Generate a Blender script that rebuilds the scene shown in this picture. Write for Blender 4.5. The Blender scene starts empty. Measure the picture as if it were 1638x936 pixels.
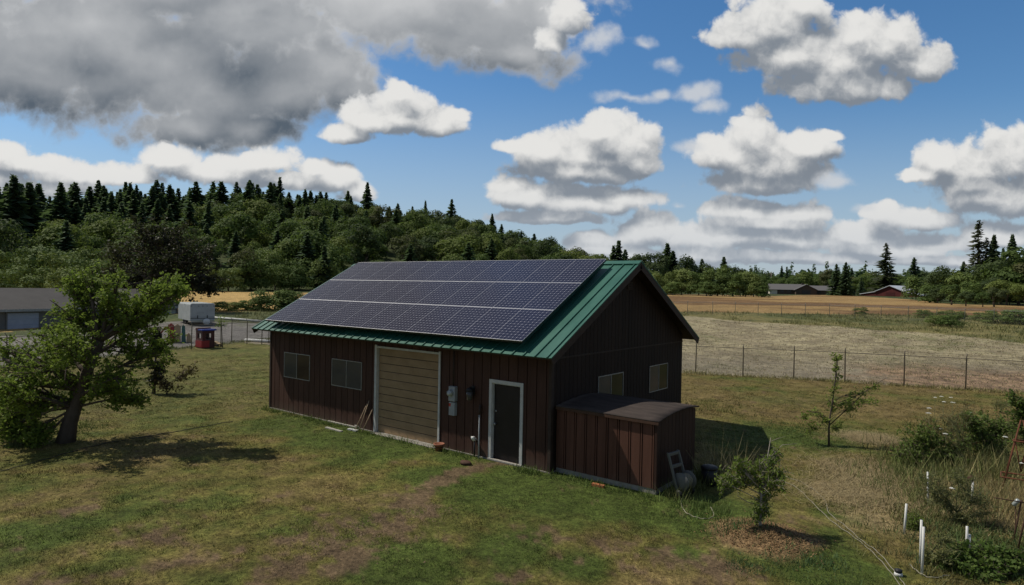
import bpy, math, random
import numpy as np
from mathutils import Matrix, Vector

scene = bpy.context.scene
col = scene.collection
rng = np.random.default_rng(11)
random.seed(5)
D2R = math.radians

# ------------------------------------------------------------------ camera
F_PX, PITCH, ROLL, YAW = 1020.03, -0.008, 0.019, -0.661
CAM = np.array([21.65, -13.25, 4.656])
_fw = np.array([math.sin(YAW) * math.cos(PITCH), math.cos(YAW) * math.cos(PITCH), math.sin(PITCH)])
_r0 = np.array([math.cos(YAW), -math.sin(YAW), 0.0])
_u0 = np.cross(_r0, _fw)
CR = _r0 * math.cos(ROLL) + _u0 * math.sin(ROLL)
CU = -_r0 * math.sin(ROLL) + _u0 * math.cos(ROLL)
CF = _fw
cam_d = bpy.data.cameras.new('camera')
cam_d.sensor_width = 36.0
cam_d.lens = 36.0 * F_PX / 1638.0
cam_d.clip_start = 0.1
cam_d.clip_end = 9000
cam = bpy.data.objects.new('camera', cam_d)
col.objects.link(cam)
cam.matrix_world = Matrix(((CR[0], CU[0], -CF[0], CAM[0]), (CR[1], CU[1], -CF[1], CAM[1]),
                           (CR[2], CU[2], -CF[2], CAM[2]), (0, 0, 0, 1)))
scene.camera = cam

# ------------------------------------------------------------------ sun, exposure
SUN = Vector((-1.69, -0.573, 2.5)).normalized()
SUN_STRENGTH = 5.0
sun_d = bpy.data.lights.new('sun', 'SUN')
sun_d.energy = SUN_STRENGTH
sun_d.angle = D2R(0.53)
sun_d.color = (1.0, 0.94, 0.83)
sun = bpy.data.objects.new('sun', sun_d)
col.objects.link(sun)
sun.rotation_euler = SUN.to_track_quat('Z', 'Y').to_euler()
vs = scene.view_settings
vs.view_transform = 'Standard'
vs.look = 'None'
vs.exposure = -0.50
vs.gamma = 1.0
vs.use_curve_mapping = False


# ------------------------------------------------------------------ node helper
class NT:
    def __init__(self, tree):
        self.t = tree
        tree.nodes.clear()

    def n(self, typ, **kw):
        nd = self.t.nodes.new(typ)
        for k, v in kw.items():
            setattr(nd, k, v)
        return nd

    def put(self, sock, v):
        if isinstance(v, bpy.types.NodeSocket):
            self.t.links.new(v, sock)
        elif v is not None:
            if hasattr(sock.default_value, '__len__') and not hasattr(v, '__len__'):
                v = (v,) * len(sock.default_value)
            if hasattr(v, '__len__') and len(v) == 3 and len(sock.default_value) == 4:
                v = (*v, 1.0)
            sock.default_value = v

    def math(self, op, a, b=None, c=None, clamp=False):
        nd = self.n('ShaderNodeMath', operation=op, use_clamp=clamp)
        for i, v in enumerate((a, b, c)):
            self.put(nd.inputs[i], v)
        return nd.outputs[0]

    def vec(self, op, a, b=None, c=None, out=0):
        nd = self.n('ShaderNodeVectorMath', operation=op)
        for i, v in enumerate((a, b, c)):
            self.put(nd.inputs[i], v)
        return nd.outputs['Value'] if out == 'v' else nd.outputs[0]

    def scale(self, a, s):
        nd = self.n('ShaderNodeVectorMath', operation='SCALE')
        self.put(nd.inputs[0], a)
        self.put(nd.inputs['Scale'], s)
        return nd.outputs[0]

    def noise(self, vec, scale, detail=4, rough=0.55, color=False, dist=0.0):
        nd = self.n('ShaderNodeTexNoise')
        self.put(nd.inputs['Vector'], vec)
        nd.inputs['Scale'].default_value = scale
        nd.inputs['Detail'].default_value = detail
        nd.inputs['Roughness'].default_value = rough
        nd.inputs['Distortion'].default_value = dist
        return nd.outputs['Color' if color else 'Fac']

    def mix(self, f, a, b, mode='MIX'):
        nd = self.n('ShaderNodeMix', data_type='RGBA', blend_type=mode)
        self.put(nd.inputs[0], f)
        self.put(nd.inputs[6], a)
        self.put(nd.inputs[7], b)
        return nd.outputs[2]

    def rng(self, v, a, b, c=0.0, d=1.0, smooth=False):
        nd = self.n('ShaderNodeMapRange', interpolation_type='SMOOTHSTEP' if smooth else 'LINEAR')
        for i, x in enumerate((v, a, b, c, d)):
            self.put(nd.inputs[i], x)
        return nd.outputs[0]

    def xyz(self, v):
        nd = self.n('ShaderNodeSeparateXYZ')
        self.put(nd.inputs[0], v)
        return nd.outputs

    def comb(self, x=0.0, y=0.0, z=0.0):
        nd = self.n('ShaderNodeCombineXYZ')
        for i, v in enumerate((x, y, z)):
            self.put(nd.inputs[i], v)
        return nd.outputs[0]


# ------------------------------------------------------------------ world: sky with cumulus clouds
world = bpy.data.worlds.new('World')
scene.world = world
world.use_nodes = True
w = NT(world.node_tree)
sky = w.n('ShaderNodeTexSky', sky_type='NISHITA')
sky.sun_disc = False
sky.sun_elevation = math.asin(SUN.z)
sky.sun_rotation = math.atan2(SUN.x, SUN.y)
sky.air_density = 1.0
sky.dust_density = 0.35
sky.ozone_density = 2.2
SKY_STRENGTH = 0.15
gen = w.n('ShaderNodeTexCoord').outputs['Generated']
df = w.math('MAXIMUM', w.vec('DOT_PRODUCT', gen, tuple(CF), out='v'), 0.12)
da = w.math('DIVIDE', w.vec('DOT_PRODUCT', gen, tuple(_r0), out='v'), df)
dz = w.xyz(gen)[2]
db = w.math('DIVIDE', dz, df)
P = w.comb(da, db, 0.0)          # fixed world directions: bearing and height over the horizon


def skyc(px, py):
    d = CF * F_PX + CR * (px - 819) + CU * (468 - py)
    k = max(d @ CF, 1e-6)
    return float(d @ _r0 / k), float(d[2] / k)


# heap of puffs: (bearing px, height px, rx, ry) as seen from the yard
WHITE = [
    # high cloud upper right
    (1235, 40, 80, 50), (1185, 62, 52, 30), (1270, 95, 85, 55), (1335, 105, 95, 62), (1410, 82, 78, 58), (1375, 60, 45, 36),
    (1465, 105, 55, 38), (1345, 140, 110, 42), (1290, 15, 42, 32), (1440, 60, 40, 30),
    # centre cumulus
    (930, 252, 95, 48), (870, 245, 62, 36), (990, 235, 60, 44), (965, 212, 48, 32), (1020, 262, 42, 36), (925, 275, 105, 28), (820, 240, 36, 16),
    # right of centre cumulus
    (1205, 225, 46, 44), (1160, 252, 66, 36), (1230, 262, 82, 52), (1290, 238, 50, 32), (1215, 295, 88, 26), (1325, 218, 26, 13),
    
    # far right cumulus
    (1560, 272, 84, 42), (1620, 258, 74, 52), (1510, 262, 40, 30), (1600, 320, 112, 40), (1470, 283, 34, 15), (1560, 300, 70, 26), (1660, 310, 90, 50),
    # under centre
    (930, 325, 96, 30), (845, 315, 72, 30), (990, 318, 66, 22), (815, 300, 40, 16), (880, 352, 90, 16),
    (1190, 340, 62, 26), (1265, 345, 62, 26), (1232, 362, 100, 18),
    (1470, 350, 72, 24), (1410, 340, 40, 18), (1375, 375, 62, 26),
    # low band
    (950, 388, 46, 18), (1050, 378, 82, 28), (1040, 358, 36, 20), (1150, 385, 82, 26), (1265, 388, 90, 26), (1500, 392, 80, 20), (1600, 378, 70, 24),
    (1420, 402, 110, 20), (1120, 412, 150, 16), (1300, 416, 150, 14), (1540, 420, 120, 12), (1000, 408, 90, 16),
    # left group
    (640, 185, 66, 42), (705, 200, 46, 30), (595, 195, 62, 32), (645, 148, 30, 22), (555, 215, 46, 18), (730, 185, 24, 14),
    (40, 268, 90, 26), (130, 285, 96, 24), (10, 245, 46, 20), (210, 290, 62, 20), (270, 258, 42, 24), (330, 276, 80, 30), (60, 305, 120, 18),
    (540, 290, 42, 28), (575, 312, 32, 20), (505, 268, 36, 20), (420, 262, 70, 26), (450, 292, 70, 22),
    (-90, 290, 140, 40), (910, 30, 34, 42), (885, 70, 30, 30), 
    # little ones
    
    
    (1750, 60, 60, 40),
]
WISP = [(1065, 98, 34, 15), (1033, 65, 26, 12), (1112, 150, 46, 18), (1135, 172, 34, 13), (1045, 150, 26, 12), (1005, 155, 50, 13), (1075, 330, 18, 9),
        (962, 62, 40, 24), (1345, 288, 38, 18), (1105, 240, 40, 16), (1380, 330, 30, 14)]
DARK = [
    (275, -15, 130, 70), (420, -40, 150, 70),
    (60, 110, 170, 90), (210, 90, 190, 120), (330, 150, 170, 85), (450, 130, 140, 78), (140, 30, 220, 70), (390, 40, 170, 70), (520, 110, 84, 66),
    (-120, 60, 220, 110), (300, 205, 110, 40), (560, 150, 50, 36), (400, 205, 90, 40),
    (640, 10, 150, 70), (760, 40, 140, 66), (830, 85, 96, 46), (560, -10, 120, 50), (720, -30, 240, 60), (880, 25, 40, 60), (300, -70, 400, 90),
    (-350, 0, 220, 160),
]


def heap(pts, warped, flat, grow):
    out = None
    for (px, py, rx, ry) in pts:
        cx, cy = skyc(px, py)
        g = grow
        sx, sy = F_PX / (rx * g), F_PX / (ry * g)
        q = w.vec('MULTIPLY_ADD', warped, (sx, sy, 0.0), (-cx * sx, -cy * sy, 0.0))
        if flat > 1:
            q = w.vec('MINIMUM', q, w.vec('MULTIPLY', q, (1.0, flat, 1.0)))
        v = w.vec('LENGTH', q, out='v')
        if out is None:
            out = v
        else:
            nd = w.n('ShaderNodeMath', operation='SMOOTH_MIN')
            w.put(nd.inputs[0], out)
            w.put(nd.inputs[1], v)
            nd.inputs[2].default_value = 0.2
            out = nd.outputs[0]
    return w.math('SUBTRACT', 1.0, out)


Q = w.scale(P, 1.25)


def puffs(v, scale, det):
    nd = w.n('ShaderNodeTexVoronoi', voronoi_dimensions='2D', feature='F1')
    w.put(nd.inputs['Vector'], v)
    nd.inputs['Scale'].default_value = scale
    nd.inputs['Detail'].default_value = det
    nd.inputs['Roughness'].default_value = 0.48
    nd.inputs['Lacunarity'].default_value = 2.3
    return nd.outputs['Distance']


sky_sat = w.n('ShaderNodeHueSaturation')
sky_sat.inputs['Saturation'].default_value = 1.28
w.put(sky_sat.inputs['Color'], w.scale(sky.outputs[0], SKY_STRENGTH))
low = w.rng(db, -0.02, 0.34, 0.80, 0.0, smooth=True)   # pale air low over the horizon
sky_col = w.mix(low, sky_sat.outputs[0], (0.52, 0.64, 0.80))
qw = w.vec('ADD', Q, w.scale(w.vec('SUBTRACT', w.noise(Q, 22.0, 4, 0.55, color=True), (0.5, 0.5, 0.5)), 0.035))
bil1 = puffs(qw, 15.0, 3.0)
bil2 = puffs(w.vec('ADD', qw, (-0.006, 0.020, 0.0)), 15.0, 3.0)
fb = w.noise(Q, 14.0, 7, 0.55)
wl = w.vec('SUBTRACT', w.noise(Q, 9.0, 3, 0.5, color=True), (0.5, 0.5, 0.5))
PW = w.vec('MULTIPLY_ADD', wl, (0.034, 0.026, 0.0), P)
PW2 = w.vec('ADD', PW, (-0.008, 0.034, 0.0))


def white_clouds(pts, under):
    d1, d2 = heap(pts, PW, 1.7, 1.38), heap(pts, PW2, 1.7, 1.38)
    dens = w.math('MULTIPLY_ADD', w.math('SUBTRACT', 0.48, bil1), 0.62, w.math('MULTIPLY', d1, 1.5))
    dens = w.math('MULTIPLY_ADD', w.math('SUBTRACT', fb, 0.5), 0.95, dens)
    mask = w.rng(dens, -0.03, 0.38, smooth=True)
    lit = w.math('MULTIPLY_ADD', w.math('SUBTRACT', d1, d2), 0.95, 0.36)
    lit = w.math('MULTIPLY_ADD', w.math('SUBTRACT', bil2, bil1), 0.36, lit)
    lit = w.math('MULTIPLY_ADD', w.math('SUBTRACT', fb, 0.5), 0.22, lit, clamp=True)
    lit = w.rng(lit, 0.02, 0.95, smooth=True)
    colr = w.mix(lit, (0.30, 0.345, 0.405), (1.10, 1.09, 1.06))
    rim = w.rng(dens, 0.10, 0.6, 0.45, 0.0, smooth=True)
    colr = w.mix(w.math('MULTIPLY', rim, lit), colr, (0.90, 0.92, 0.95))
    colr = w.mix(w.rng(db, 0.02, 0.20, 0.50, 0.0, smooth=True), colr, (0.62, 0.70, 0.80))   # distance
    full = w.mix(mask, under, colr)
    if pts is right_w:
        dw = w.math('MULTIPLY_ADD', w.math('SUBTRACT', fb, 0.5), 2.2, heap(WISP, w.vec('MULTIPLY_ADD', wl, (0.07, 0.04, 0.0), P), 1.2, 1.25))
        full = w.mix(w.rng(dw, 0.1, 1.0, 0.0, 0.85, smooth=True), full, (0.86, 0.89, 0.93))
    return full


def dark_clouds(pts, under):
    wd = w.vec('SUBTRACT', w.noise(Q, 6.0, 6, 0.58, color=True), (0.5, 0.5, 0.5))
    PDK = w.vec('MULTIPLY_ADD', wd, (0.11, 0.075, 0.0), P)
    d1 = heap(pts, PDK, 1.15, 1.14)
    d2 = heap(pts, w.vec('ADD', PDK, (-0.01, 0.07, 0.0)), 1.15, 1.14)
    dens = w.math('MULTIPLY_ADD', w.math('SUBTRACT', fb, 0.5), 0.75, d1)
    dens = w.math('MULTIPLY_ADD', w.math('SUBTRACT', 0.95, bil1), 0.35, dens)
    mask = w.rng(dens, -0.12, 0.42, smooth=True)
    soft = w.noise(w.vec('MULTIPLY', Q, (1.0, 1.5, 1.0)), 3.6, 4, 0.46, dist=0.3)
    lit = w.math('MULTIPLY_ADD', w.math('SUBTRACT', d1, d2), 0.42, 0.02)
    lit = w.math('MULTIPLY_ADD', w.math('SUBTRACT', bil2, bil1), 0.05, lit)
    lit = w.math('ADD', lit, w.rng(soft, 0.38, 0.74, 0.0, 0.42))
    lit = w.math('ADD', lit, w.rng(db, 0.20, 0.46, -0.06, 0.42))
    lit = w.math('ADD', lit, w.rng(dens, 0.10, 0.62, 0.42, 0.0, smooth=True), clamp=True)
    colr = w.mix(lit, (0.135, 0.175, 0.225), (0.90, 0.91, 0.92))
    return w.mix(mask, under, colr)


def bgnode(colr):
    nd = w.n('ShaderNodeBackground')
    w.put(nd.inputs['Color'], colr)
    return nd.outputs[0]


def pick(fac, sh0, sh1):
    nd = w.n('ShaderNodeMixShader')
    w.put(nd.inputs[0], fac)
    w.t.links.new(sh0, nd.inputs[1])
    w.t.links.new(sh1, nd.inputs[2])
    return nd.outputs[0]


SPLIT = 775
left_w = [p_ for p_ in WHITE if p_[0] - p_[2] * 1.6 < SPLIT + 70]
right_w = [p_ for p_ in WHITE if p_[0] + p_[2] * 1.6 > SPLIT - 70]
right_d = [p_ for p_ in DARK if p_[0] + p_[2] * 1.6 > SPLIT - 70]
leftc = white_clouds(left_w, dark_clouds(DARK, sky_col))
rightc = white_clouds(right_w, dark_clouds(right_d, sky_col))
side = w.math('GREATER_THAN', da, (SPLIT - 819) / F_PX)
# everywhere else, out of view: broken grey layer, added to dim and neutralise ambient light
brk = w.rng(w.noise(gen, 2.6, 4, 0.6), 0.36, 0.56, 0.25, 0.95, smooth=True)
brk = w.math('MULTIPLY', brk, w.rng(w.vec('DOT_PRODUCT', gen, tuple(CF), out='v'), -0.6, 0.4, 0.75, 1.0))
restc = w.mix(brk, sky_col, (0.23, 0.24, 0.255))
win = w.math('MULTIPLY', w.math('GREATER_THAN', w.vec('DOT_PRODUCT', gen, tuple(CF), out='v'), 0.45),
             w.math('MULTIPLY', w.math('GREATER_THAN', db, -0.01), w.math('LESS_THAN', db, 0.62)))
wo = w.n('ShaderNodeOutputWorld')
w.t.links.new(pick(win, bgnode(restc), pick(side, bgnode(leftc), bgnode(rightc))), wo.inputs['Surface'])
world.cycles.sampling_method = 'MANUAL'
world.cycles.sample_map_resolution = 512


# ------------------------------------------------------------------ materials
def mat(name, color, rough=0.7, metal=0.0, spec=0.35, build=None, bump=None):
    m = bpy.data.materials.new(name)
    m.use_nodes = True
    t = NT(m.node_tree)
    p = t.n('ShaderNodeBsdfPrincipled')
    o = t.n('ShaderNodeOutputMaterial')
    t.t.links.new(p.outputs[0], o.inputs[0])
    p.inputs['Roughness'].default_value = rough
    p.inputs['Metallic'].default_value = metal
    p.inputs['Specular IOR Level'].default_value = spec
    c = color
    t.p, t.o = p, o
    if build:
        c = build(t)
    t.put(p.inputs['Base Color'], c)
    return m


def set_bump(t, h, dist=0.01, strength=0.6):
    b = t.n('ShaderNodeBump')
    b.inputs['Distance'].default_value = dist
    b.inputs['Strength'].default_value = strength
    t.put(b.inputs['Height'], h)
    t.t.links.new(b.outputs[0], t.p.inputs['Normal'])


def oc(t):
    return t.n('ShaderNodeTexCoord').outputs['Object']


def weathered(c1, c2, scale=3.0, stretch=(1, 1, 1), rough=0.7, metal=0.0, fine=40.0, spec=0.3, bump=0.0):
    def b(t):
        v = t.vec('MULTIPLY', oc(t), stretch)
        n = t.noise(v, scale, 6, 0.6)
        n2 = t.noise(v, fine, 3, 0.6)
        f = t.rng(t.math('MULTIPLY_ADD', n2, 0.35, n), 0.45, 0.9)
        t.put(t.p.inputs['Roughness'], t.math('MULTIPLY_ADD', n, 0.25, rough - 0.12))
        if bump:
            set_bump(t, n2, bump)
        return t.mix(f, c1, c2)
    return mat('weathered', c1, rough, metal, spec, build=b)


def siding(groove_axis, pitch, c1, c2, gw=0.05):
    """Stained plywood siding: vertical grain, per-board tone, weather streaks."""
    def b(t):
        v = oc(t)
        s = t.xyz(v)
        u = s[groove_axis]
        cell = t.math('FLOOR', t.math('DIVIDE', u, pitch))
        wn = t.n('ShaderNodeTexWhiteNoise', noise_dimensions='1D')
        t.put(wn.inputs['W'], cell)
        st = [9.0, 9.0, 0.55]
        n = t.noise(t.vec('MULTIPLY', v, tuple(st)), 2.2, 7, 0.65)
        n2 = t.noise(t.vec('MULTIPLY', v, (1, 1, 0.5)), 1.1, 4, 0.5)
        f = t.math('ADD', t.math('MULTIPLY', n, 0.6), t.math('MULTIPLY', n2, 0.55))
        f = t.math('MULTIPLY_ADD', wn.outputs[0], 0.22, f)
        base = t.mix(t.rng(f, 0.40, 0.95), c1, c2)
        # rain splash dirt at the foot of the wall
        dirt = t.math('MULTIPLY', t.rng(s[2], 0.0, 0.35, 0.55, 0.0), t.rng(n2, 0.3, 0.7))
        base = t.mix(dirt, base, (0.14, 0.115, 0.085))
        set_bump(t, n, 0.004)
        return base
    return mat('siding', c1, 0.75, 0.0, 0.25, build=b)


def leafmat(c1, c2, c3=None, trans=0.25, rough=0.55):
    m = bpy.data.materials.new('leaf')
    m.use_nodes = True
    t = NT(m.node_tree)
    g = t.n('ShaderNodeNewGeometry')
    oi = t.n('ShaderNodeObjectInfo')
    f = t.math('MULTIPLY_ADD', g.outputs['Random Per Island'], 0.50, t.math('MULTIPLY', oi.outputs['Random'], 0.60))
    c = t.mix(f, c1, c2)
    if c3:
        c = t.mix(t.rng(oi.outputs['Random'], 0.55, 1.0, 0.0, 0.8), c, c3)
    p = t.n('ShaderNodeBsdfPrincipled')
    p.inputs['Roughness'].default_value = rough
    p.inputs['Specular IOR Level'].default_value = 0.14
    t.put(p.inputs['Base Color'], c)
    tr = t.n('ShaderNodeBsdfTranslucent')
    t.put(tr.inputs[0], t.mix(0.35, c, (0.16, 0.25, 0.03), 'MIX'))
    ms = t.n('ShaderNodeMixShader')
    ms.inputs[0].default_value = trans
    t.t.links.new(p.outputs[0], ms.inputs[1])
    t.t.links.new(tr.outputs[0], ms.inputs[2])
    o = t.n('ShaderNodeOutputMaterial')
    t.t.links.new(ms.outputs[0], o.inputs[0])
    return m


def attr_mat(name, detail, rough=0.9, bumpd=0.06):
    """Colour of each patch is stored on the mesh; fine mottling comes from noise."""
    def b(t):
        a = t.n('ShaderNodeAttribute', attribute_name='tint')
        pos = t.n('ShaderNodeNewGeometry').outputs['Position']
        c = a.outputs['Color']
        if detail:
            n = t.noise(pos, 14.0, 5, 0.7)
            n2 = t.noise(pos, 1.3, 5, 0.6)
            n3 = t.noise(t.vec('MULTIPLY', pos, (0.16, 0.05, 1.0)), 1.0, 5, 0.65)
            n4 = t.noise(pos, 4.6, 6, 0.78)
            k = t.math('MULTIPLY', t.rng(n, 0.30, 0.70, 0.52, 1.55), t.rng(n4, 0.32, 0.68, 0.48, 1.60))
            k = t.math('MULTIPLY', k, t.rng(n2, 0.30, 0.70, 0.68, 1.34))
            k = t.math('MULTIPLY', k, t.rng(n3, 0.25, 0.75, 0.84, 1.18))
            c = t.mix(1.0, c, t.comb(k, k, k), 'MULTIPLY')
            set_bump(t, n, bumpd, 0.8)
        return c
    return mat(name, (0.1, 0.1, 0.1), rough, 0.0, 0.15, build=b)


M = {}
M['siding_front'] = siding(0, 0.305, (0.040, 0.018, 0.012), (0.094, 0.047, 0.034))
M['siding_gable'] = siding(1, 0.203, (0.013, 0.007, 0.005), (0.030, 0.016, 0.011))  # darker copy of the barn siding; the gable's shade is in the colour
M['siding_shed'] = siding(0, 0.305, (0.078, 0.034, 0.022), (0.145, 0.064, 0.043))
M['siding_shed_end'] = siding(1, 0.305, (0.028, 0.013, 0.009), (0.055, 0.027, 0.019))  # shed siding again, darkened: shade of the end wall put into the colour
M['brown_trim'] = weathered((0.028, 0.018, 0.014), (0.060, 0.040, 0.031), 4, (1, 1, 1), 0.75)
M['green_metal'] = weathered((0.018, 0.098, 0.068), (0.036, 0.150, 0.108), 1.4, (1, 0.5, 0.5), 0.42, 0.0, 60, 0.5)
M['white_paint'] = weathered((0.62, 0.62, 0.60), (0.46, 0.46, 0.44), 5, (1, 1, 1), 0.6)
M['tan_paint'] = weathered((0.375, 0.255, 0.145), (0.27, 0.182, 0.10), 2.2, (1, 1, 1.5), 0.65)
M['door_brown'] = weathered((0.014, 0.011, 0.010), (0.026, 0.020, 0.018), 3, (1, 1, 1), 0.5)
M['brass'] = mat('brass', (0.55, 0.42, 0.2), 0.3, 1.0)
M['alu'] = mat('aluminium', (0.72, 0.72, 0.74), 0.38, 0.85)
M['steel'] = weathered((0.36, 0.37, 0.38), (0.26, 0.26, 0.26), 6, (1, 1, 1), 0.5, 0.6)
M['grey_box'] = weathered((0.36, 0.38, 0.39), (0.28, 0.30, 0.31), 6, (1, 1, 1), 0.5)
M['black'] = mat('black', (0.018, 0.018, 0.02), 0.5)
M['red_sticker'] = mat('sticker_red', (0.45, 0.05, 0.03), 0.5)
M['white_plastic'] = weathered((0.74, 0.74, 0.71), (0.60, 0.60, 0.57), 8, (1, 1, 1), 0.45)
M['concrete'] = weathered((0.34, 0.32, 0.28), (0.22, 0.20, 0.17), 5, (1, 1, 1), 0.85, bump=0.01)
M['wood_pale'] = weathered((0.40, 0.29, 0.19), (0.27, 0.19, 0.12), 5, (4, 4, 1), 0.75)
M['wood_grey'] = weathered((0.44, 0.42, 0.37), (0.30, 0.28, 0.24), 5, (4, 4, 1), 0.8)
M['terracotta'] = weathered((0.34, 0.13, 0.07), (0.24, 0.10, 0.06), 6, (1, 1, 1), 0.8)
M['brick'] = weathered((0.42, 0.15, 0.06), (0.30, 0.11, 0.05), 9, (1, 1, 1), 0.85)
M['shed_roof'] = weathered((0.085, 0.068, 0.060), (0.045, 0.038, 0.035), 2.6, (0.6, 2.2, 1), 0.85, 0.0, 30, 0.03)
M['rust'] = weathered((0.17, 0.058, 0.028), (0.09, 0.035, 0.020), 12, (1, 1, 1), 0.85)
M['rust_dark'] = weathered((0.10, 0.05, 0.03), (0.06, 0.035, 0.025), 12, (1, 1, 1), 0.85)
M['hose'] = mat('hose', (0.27, 0.25, 0.18), 0.6)
M['dark_hose'] = mat('dark_hose', (0.03, 0.028, 0.025), 0.6)
M['reel_plastic'] = mat('reel', (0.13, 0.13, 0.118), 0.6)
M['bark'] = weathered((0.070, 0.052, 0.040), (0.13, 0.105, 0.085), 7, (1, 1, 0.4), 0.9, bump=0.02)
M['bark_pale'] = weathered((0.24, 0.205, 0.165), (0.36, 0.32, 0.27), 8, (1, 1, 0.4), 0.85)
M['post'] = weathered((0.145, 0.12, 0.085), (0.25, 0.22, 0.18), 8, (1, 1, 1), 0.7)
M['post_galv'] = weathered((0.38, 0.39, 0.38), (0.26, 0.27, 0.26), 8, (1, 1, 1), 0.55, 0.4)
M['apple_leaf'] = leafmat((0.090, 0.160, 0.020), (0.235, 0.300, 0.060), None, 0.48)
M['sapling_leaf'] = leafmat((0.110, 0.172, 0.028), (0.240, 0.295, 0.068), None, 0.42)
M['bush_leaf'] = leafmat((0.075, 0.130, 0.028), (0.185, 0.240, 0.065), None, 0.42)
M['weed_leaf'] = leafmat((0.120, 0.150, 0.050), (0.250, 0.245, 0.100), None, 0.45)
M['bronze_leaf'] = leafmat((0.030, 0.032, 0.018), (0.072, 0.066, 0.038), None, 0.15)
M['reddish_leaf'] = leafmat((0.070, 0.055, 0.020), (0.150, 0.075, 0.032), None, 0.25)
M['wood_leaf'] = leafmat((0.060, 0.100, 0.028), (0.138, 0.188, 0.056), (0.175, 0.205, 0.052), 0.36, 0.7)
M['wood_leaf_dark'] = leafmat((0.040, 0.064, 0.026), (0.095, 0.126, 0.048), (0.108, 0.106, 0.046), 0.28, 0.7)
M['bright_leaf'] = leafmat((0.068, 0.112, 0.030), (0.155, 0.205, 0.058), (0.17, 0.205, 0.06), 0.22, 0.7)
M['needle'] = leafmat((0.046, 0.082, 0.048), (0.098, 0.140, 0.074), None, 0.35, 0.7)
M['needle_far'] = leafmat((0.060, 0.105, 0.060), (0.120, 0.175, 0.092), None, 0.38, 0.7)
M['needle_brown'] = leafmat((0.048, 0.060, 0.037), (0.108, 0.110, 0.068), None, 0.3, 0.7)
M['ground'] = attr_mat('ground', True)
M['blades'] = attr_mat('blades', False, 0.7)
_t = NT.__new__(NT)
_t.t = M['blades'].node_tree
_p = next(n for n in _t.t.nodes if n.type == 'BSDF_PRINCIPLED')
_o = next(n for n in _t.t.nodes if n.type == 'OUTPUT_MATERIAL')
_a = next(n for n in _t.t.nodes if n.type == 'ATTRIBUTE')
_tr = _t.n('ShaderNodeBsdfTranslucent')
_t.put(_tr.inputs[0], _a.outputs['Color'])
_m = _t.n('ShaderNodeMixShader')
_m.inputs[0].default_value = 0.22
_t.t.links.new(_p.outputs[0], _m.inputs[1])
_t.t.links.new(_tr.outputs[0], _m.inputs[2])
_t.t.links.new(_m.outputs[0], _o.inputs[0])
M['roof_grey'] = weathered((0.060, 0.056, 0.054), (0.098, 0.092, 0.088), 0.9, (1, 1, 1), 0.85, 0, 12)
M['wall_grey'] = weathered((0.13, 0.125, 0.12), (0.19, 0.185, 0.175), 1.2, (1, 1, 0.6), 0.8)
M['door_white'] = weathered((0.40, 0.43, 0.52), (0.32, 0.35, 0.43), 1.5, (1, 1, 1), 0.6)
M['trailer_white'] = weathered((0.44, 0.46, 0.45), (0.32, 0.34, 0.33), 1.5, (1, 1, 1), 0.5)
M['toy_red'] = mat('toy_red', (0.30, 0.022, 0.026), 0.4)
M['toy_darkred'] = mat('toy_darkred', (0.075, 0.018, 0.018), 0.45)
M['toy_blue'] = mat('toy_blue', (0.025, 0.045, 0.24), 0.4)
M['toy_green'] = mat('toy_green', (0.03, 0.13, 0.12), 0.45)
M['toy_tan'] = mat('toy_tan', (0.42, 0.30, 0.17), 0.5)
M['chute_highlight'] = mat('chute_highlight', (0.75, 0.70, 0.68), 0.35)
M['barn_red'] = weathered((0.085, 0.018, 0.017), (0.13, 0.030, 0.027), 1.0, (1, 1, 0.5), 0.8)
M['roof_white'] = mat('roof_white', (0.66, 0.68, 0.72), 0.4, 0.2)
M['house_wall'] = mat('house_wall', (0.10, 0.072, 0.055), 0.8)
M['cream'] = mat('cream', (0.66, 0.60, 0.50), 0.7)
M['house_roof'] = mat('house_roof', (0.13, 0.125, 0.125), 0.85)
M['tyre'] = mat('tyre', (0.02, 0.02, 0.02), 0.85)
M['flower'] = mat('flower', (0.78, 0.78, 0.72), 0.7)
M['stem'] = mat('stem', (0.13, 0.14, 0.06), 0.7)
M['straw'] = mat('straw', (0.36, 0.29, 0.15), 0.8)
M['chips'] = mat('chips', (0.22, 0.12, 0.055), 0.9)


def glass_pane(tint, tone2, spec=0.28):
    """Old window glass: glossy and opaque, mottled between the two given tones."""
    def b(t):
        v = oc(t)
        n = t.noise(v, 2.0, 4, 0.5)
        return t.mix(n, tint, tone2)
    m = mat('glass', tint, 0.07, 0.0, spec, build=b)
    return m


M['pane_grey'] = glass_pane((0.090, 0.086, 0.088), (0.055, 0.053, 0.055))
M['pane_brown'] = glass_pane((0.070, 0.045, 0.038), (0.035, 0.025, 0.022))
M['pane_green'] = glass_pane((0.058, 0.060, 0.036), (0.026, 0.028, 0.020), 0.15)  # olive tone paints in the reflected yellow-green surroundings
M['bottle_glass'] = mat('bottle_glass', (0.34, 0.37, 0.36), 0.06, 0.0, 1.0)


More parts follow.
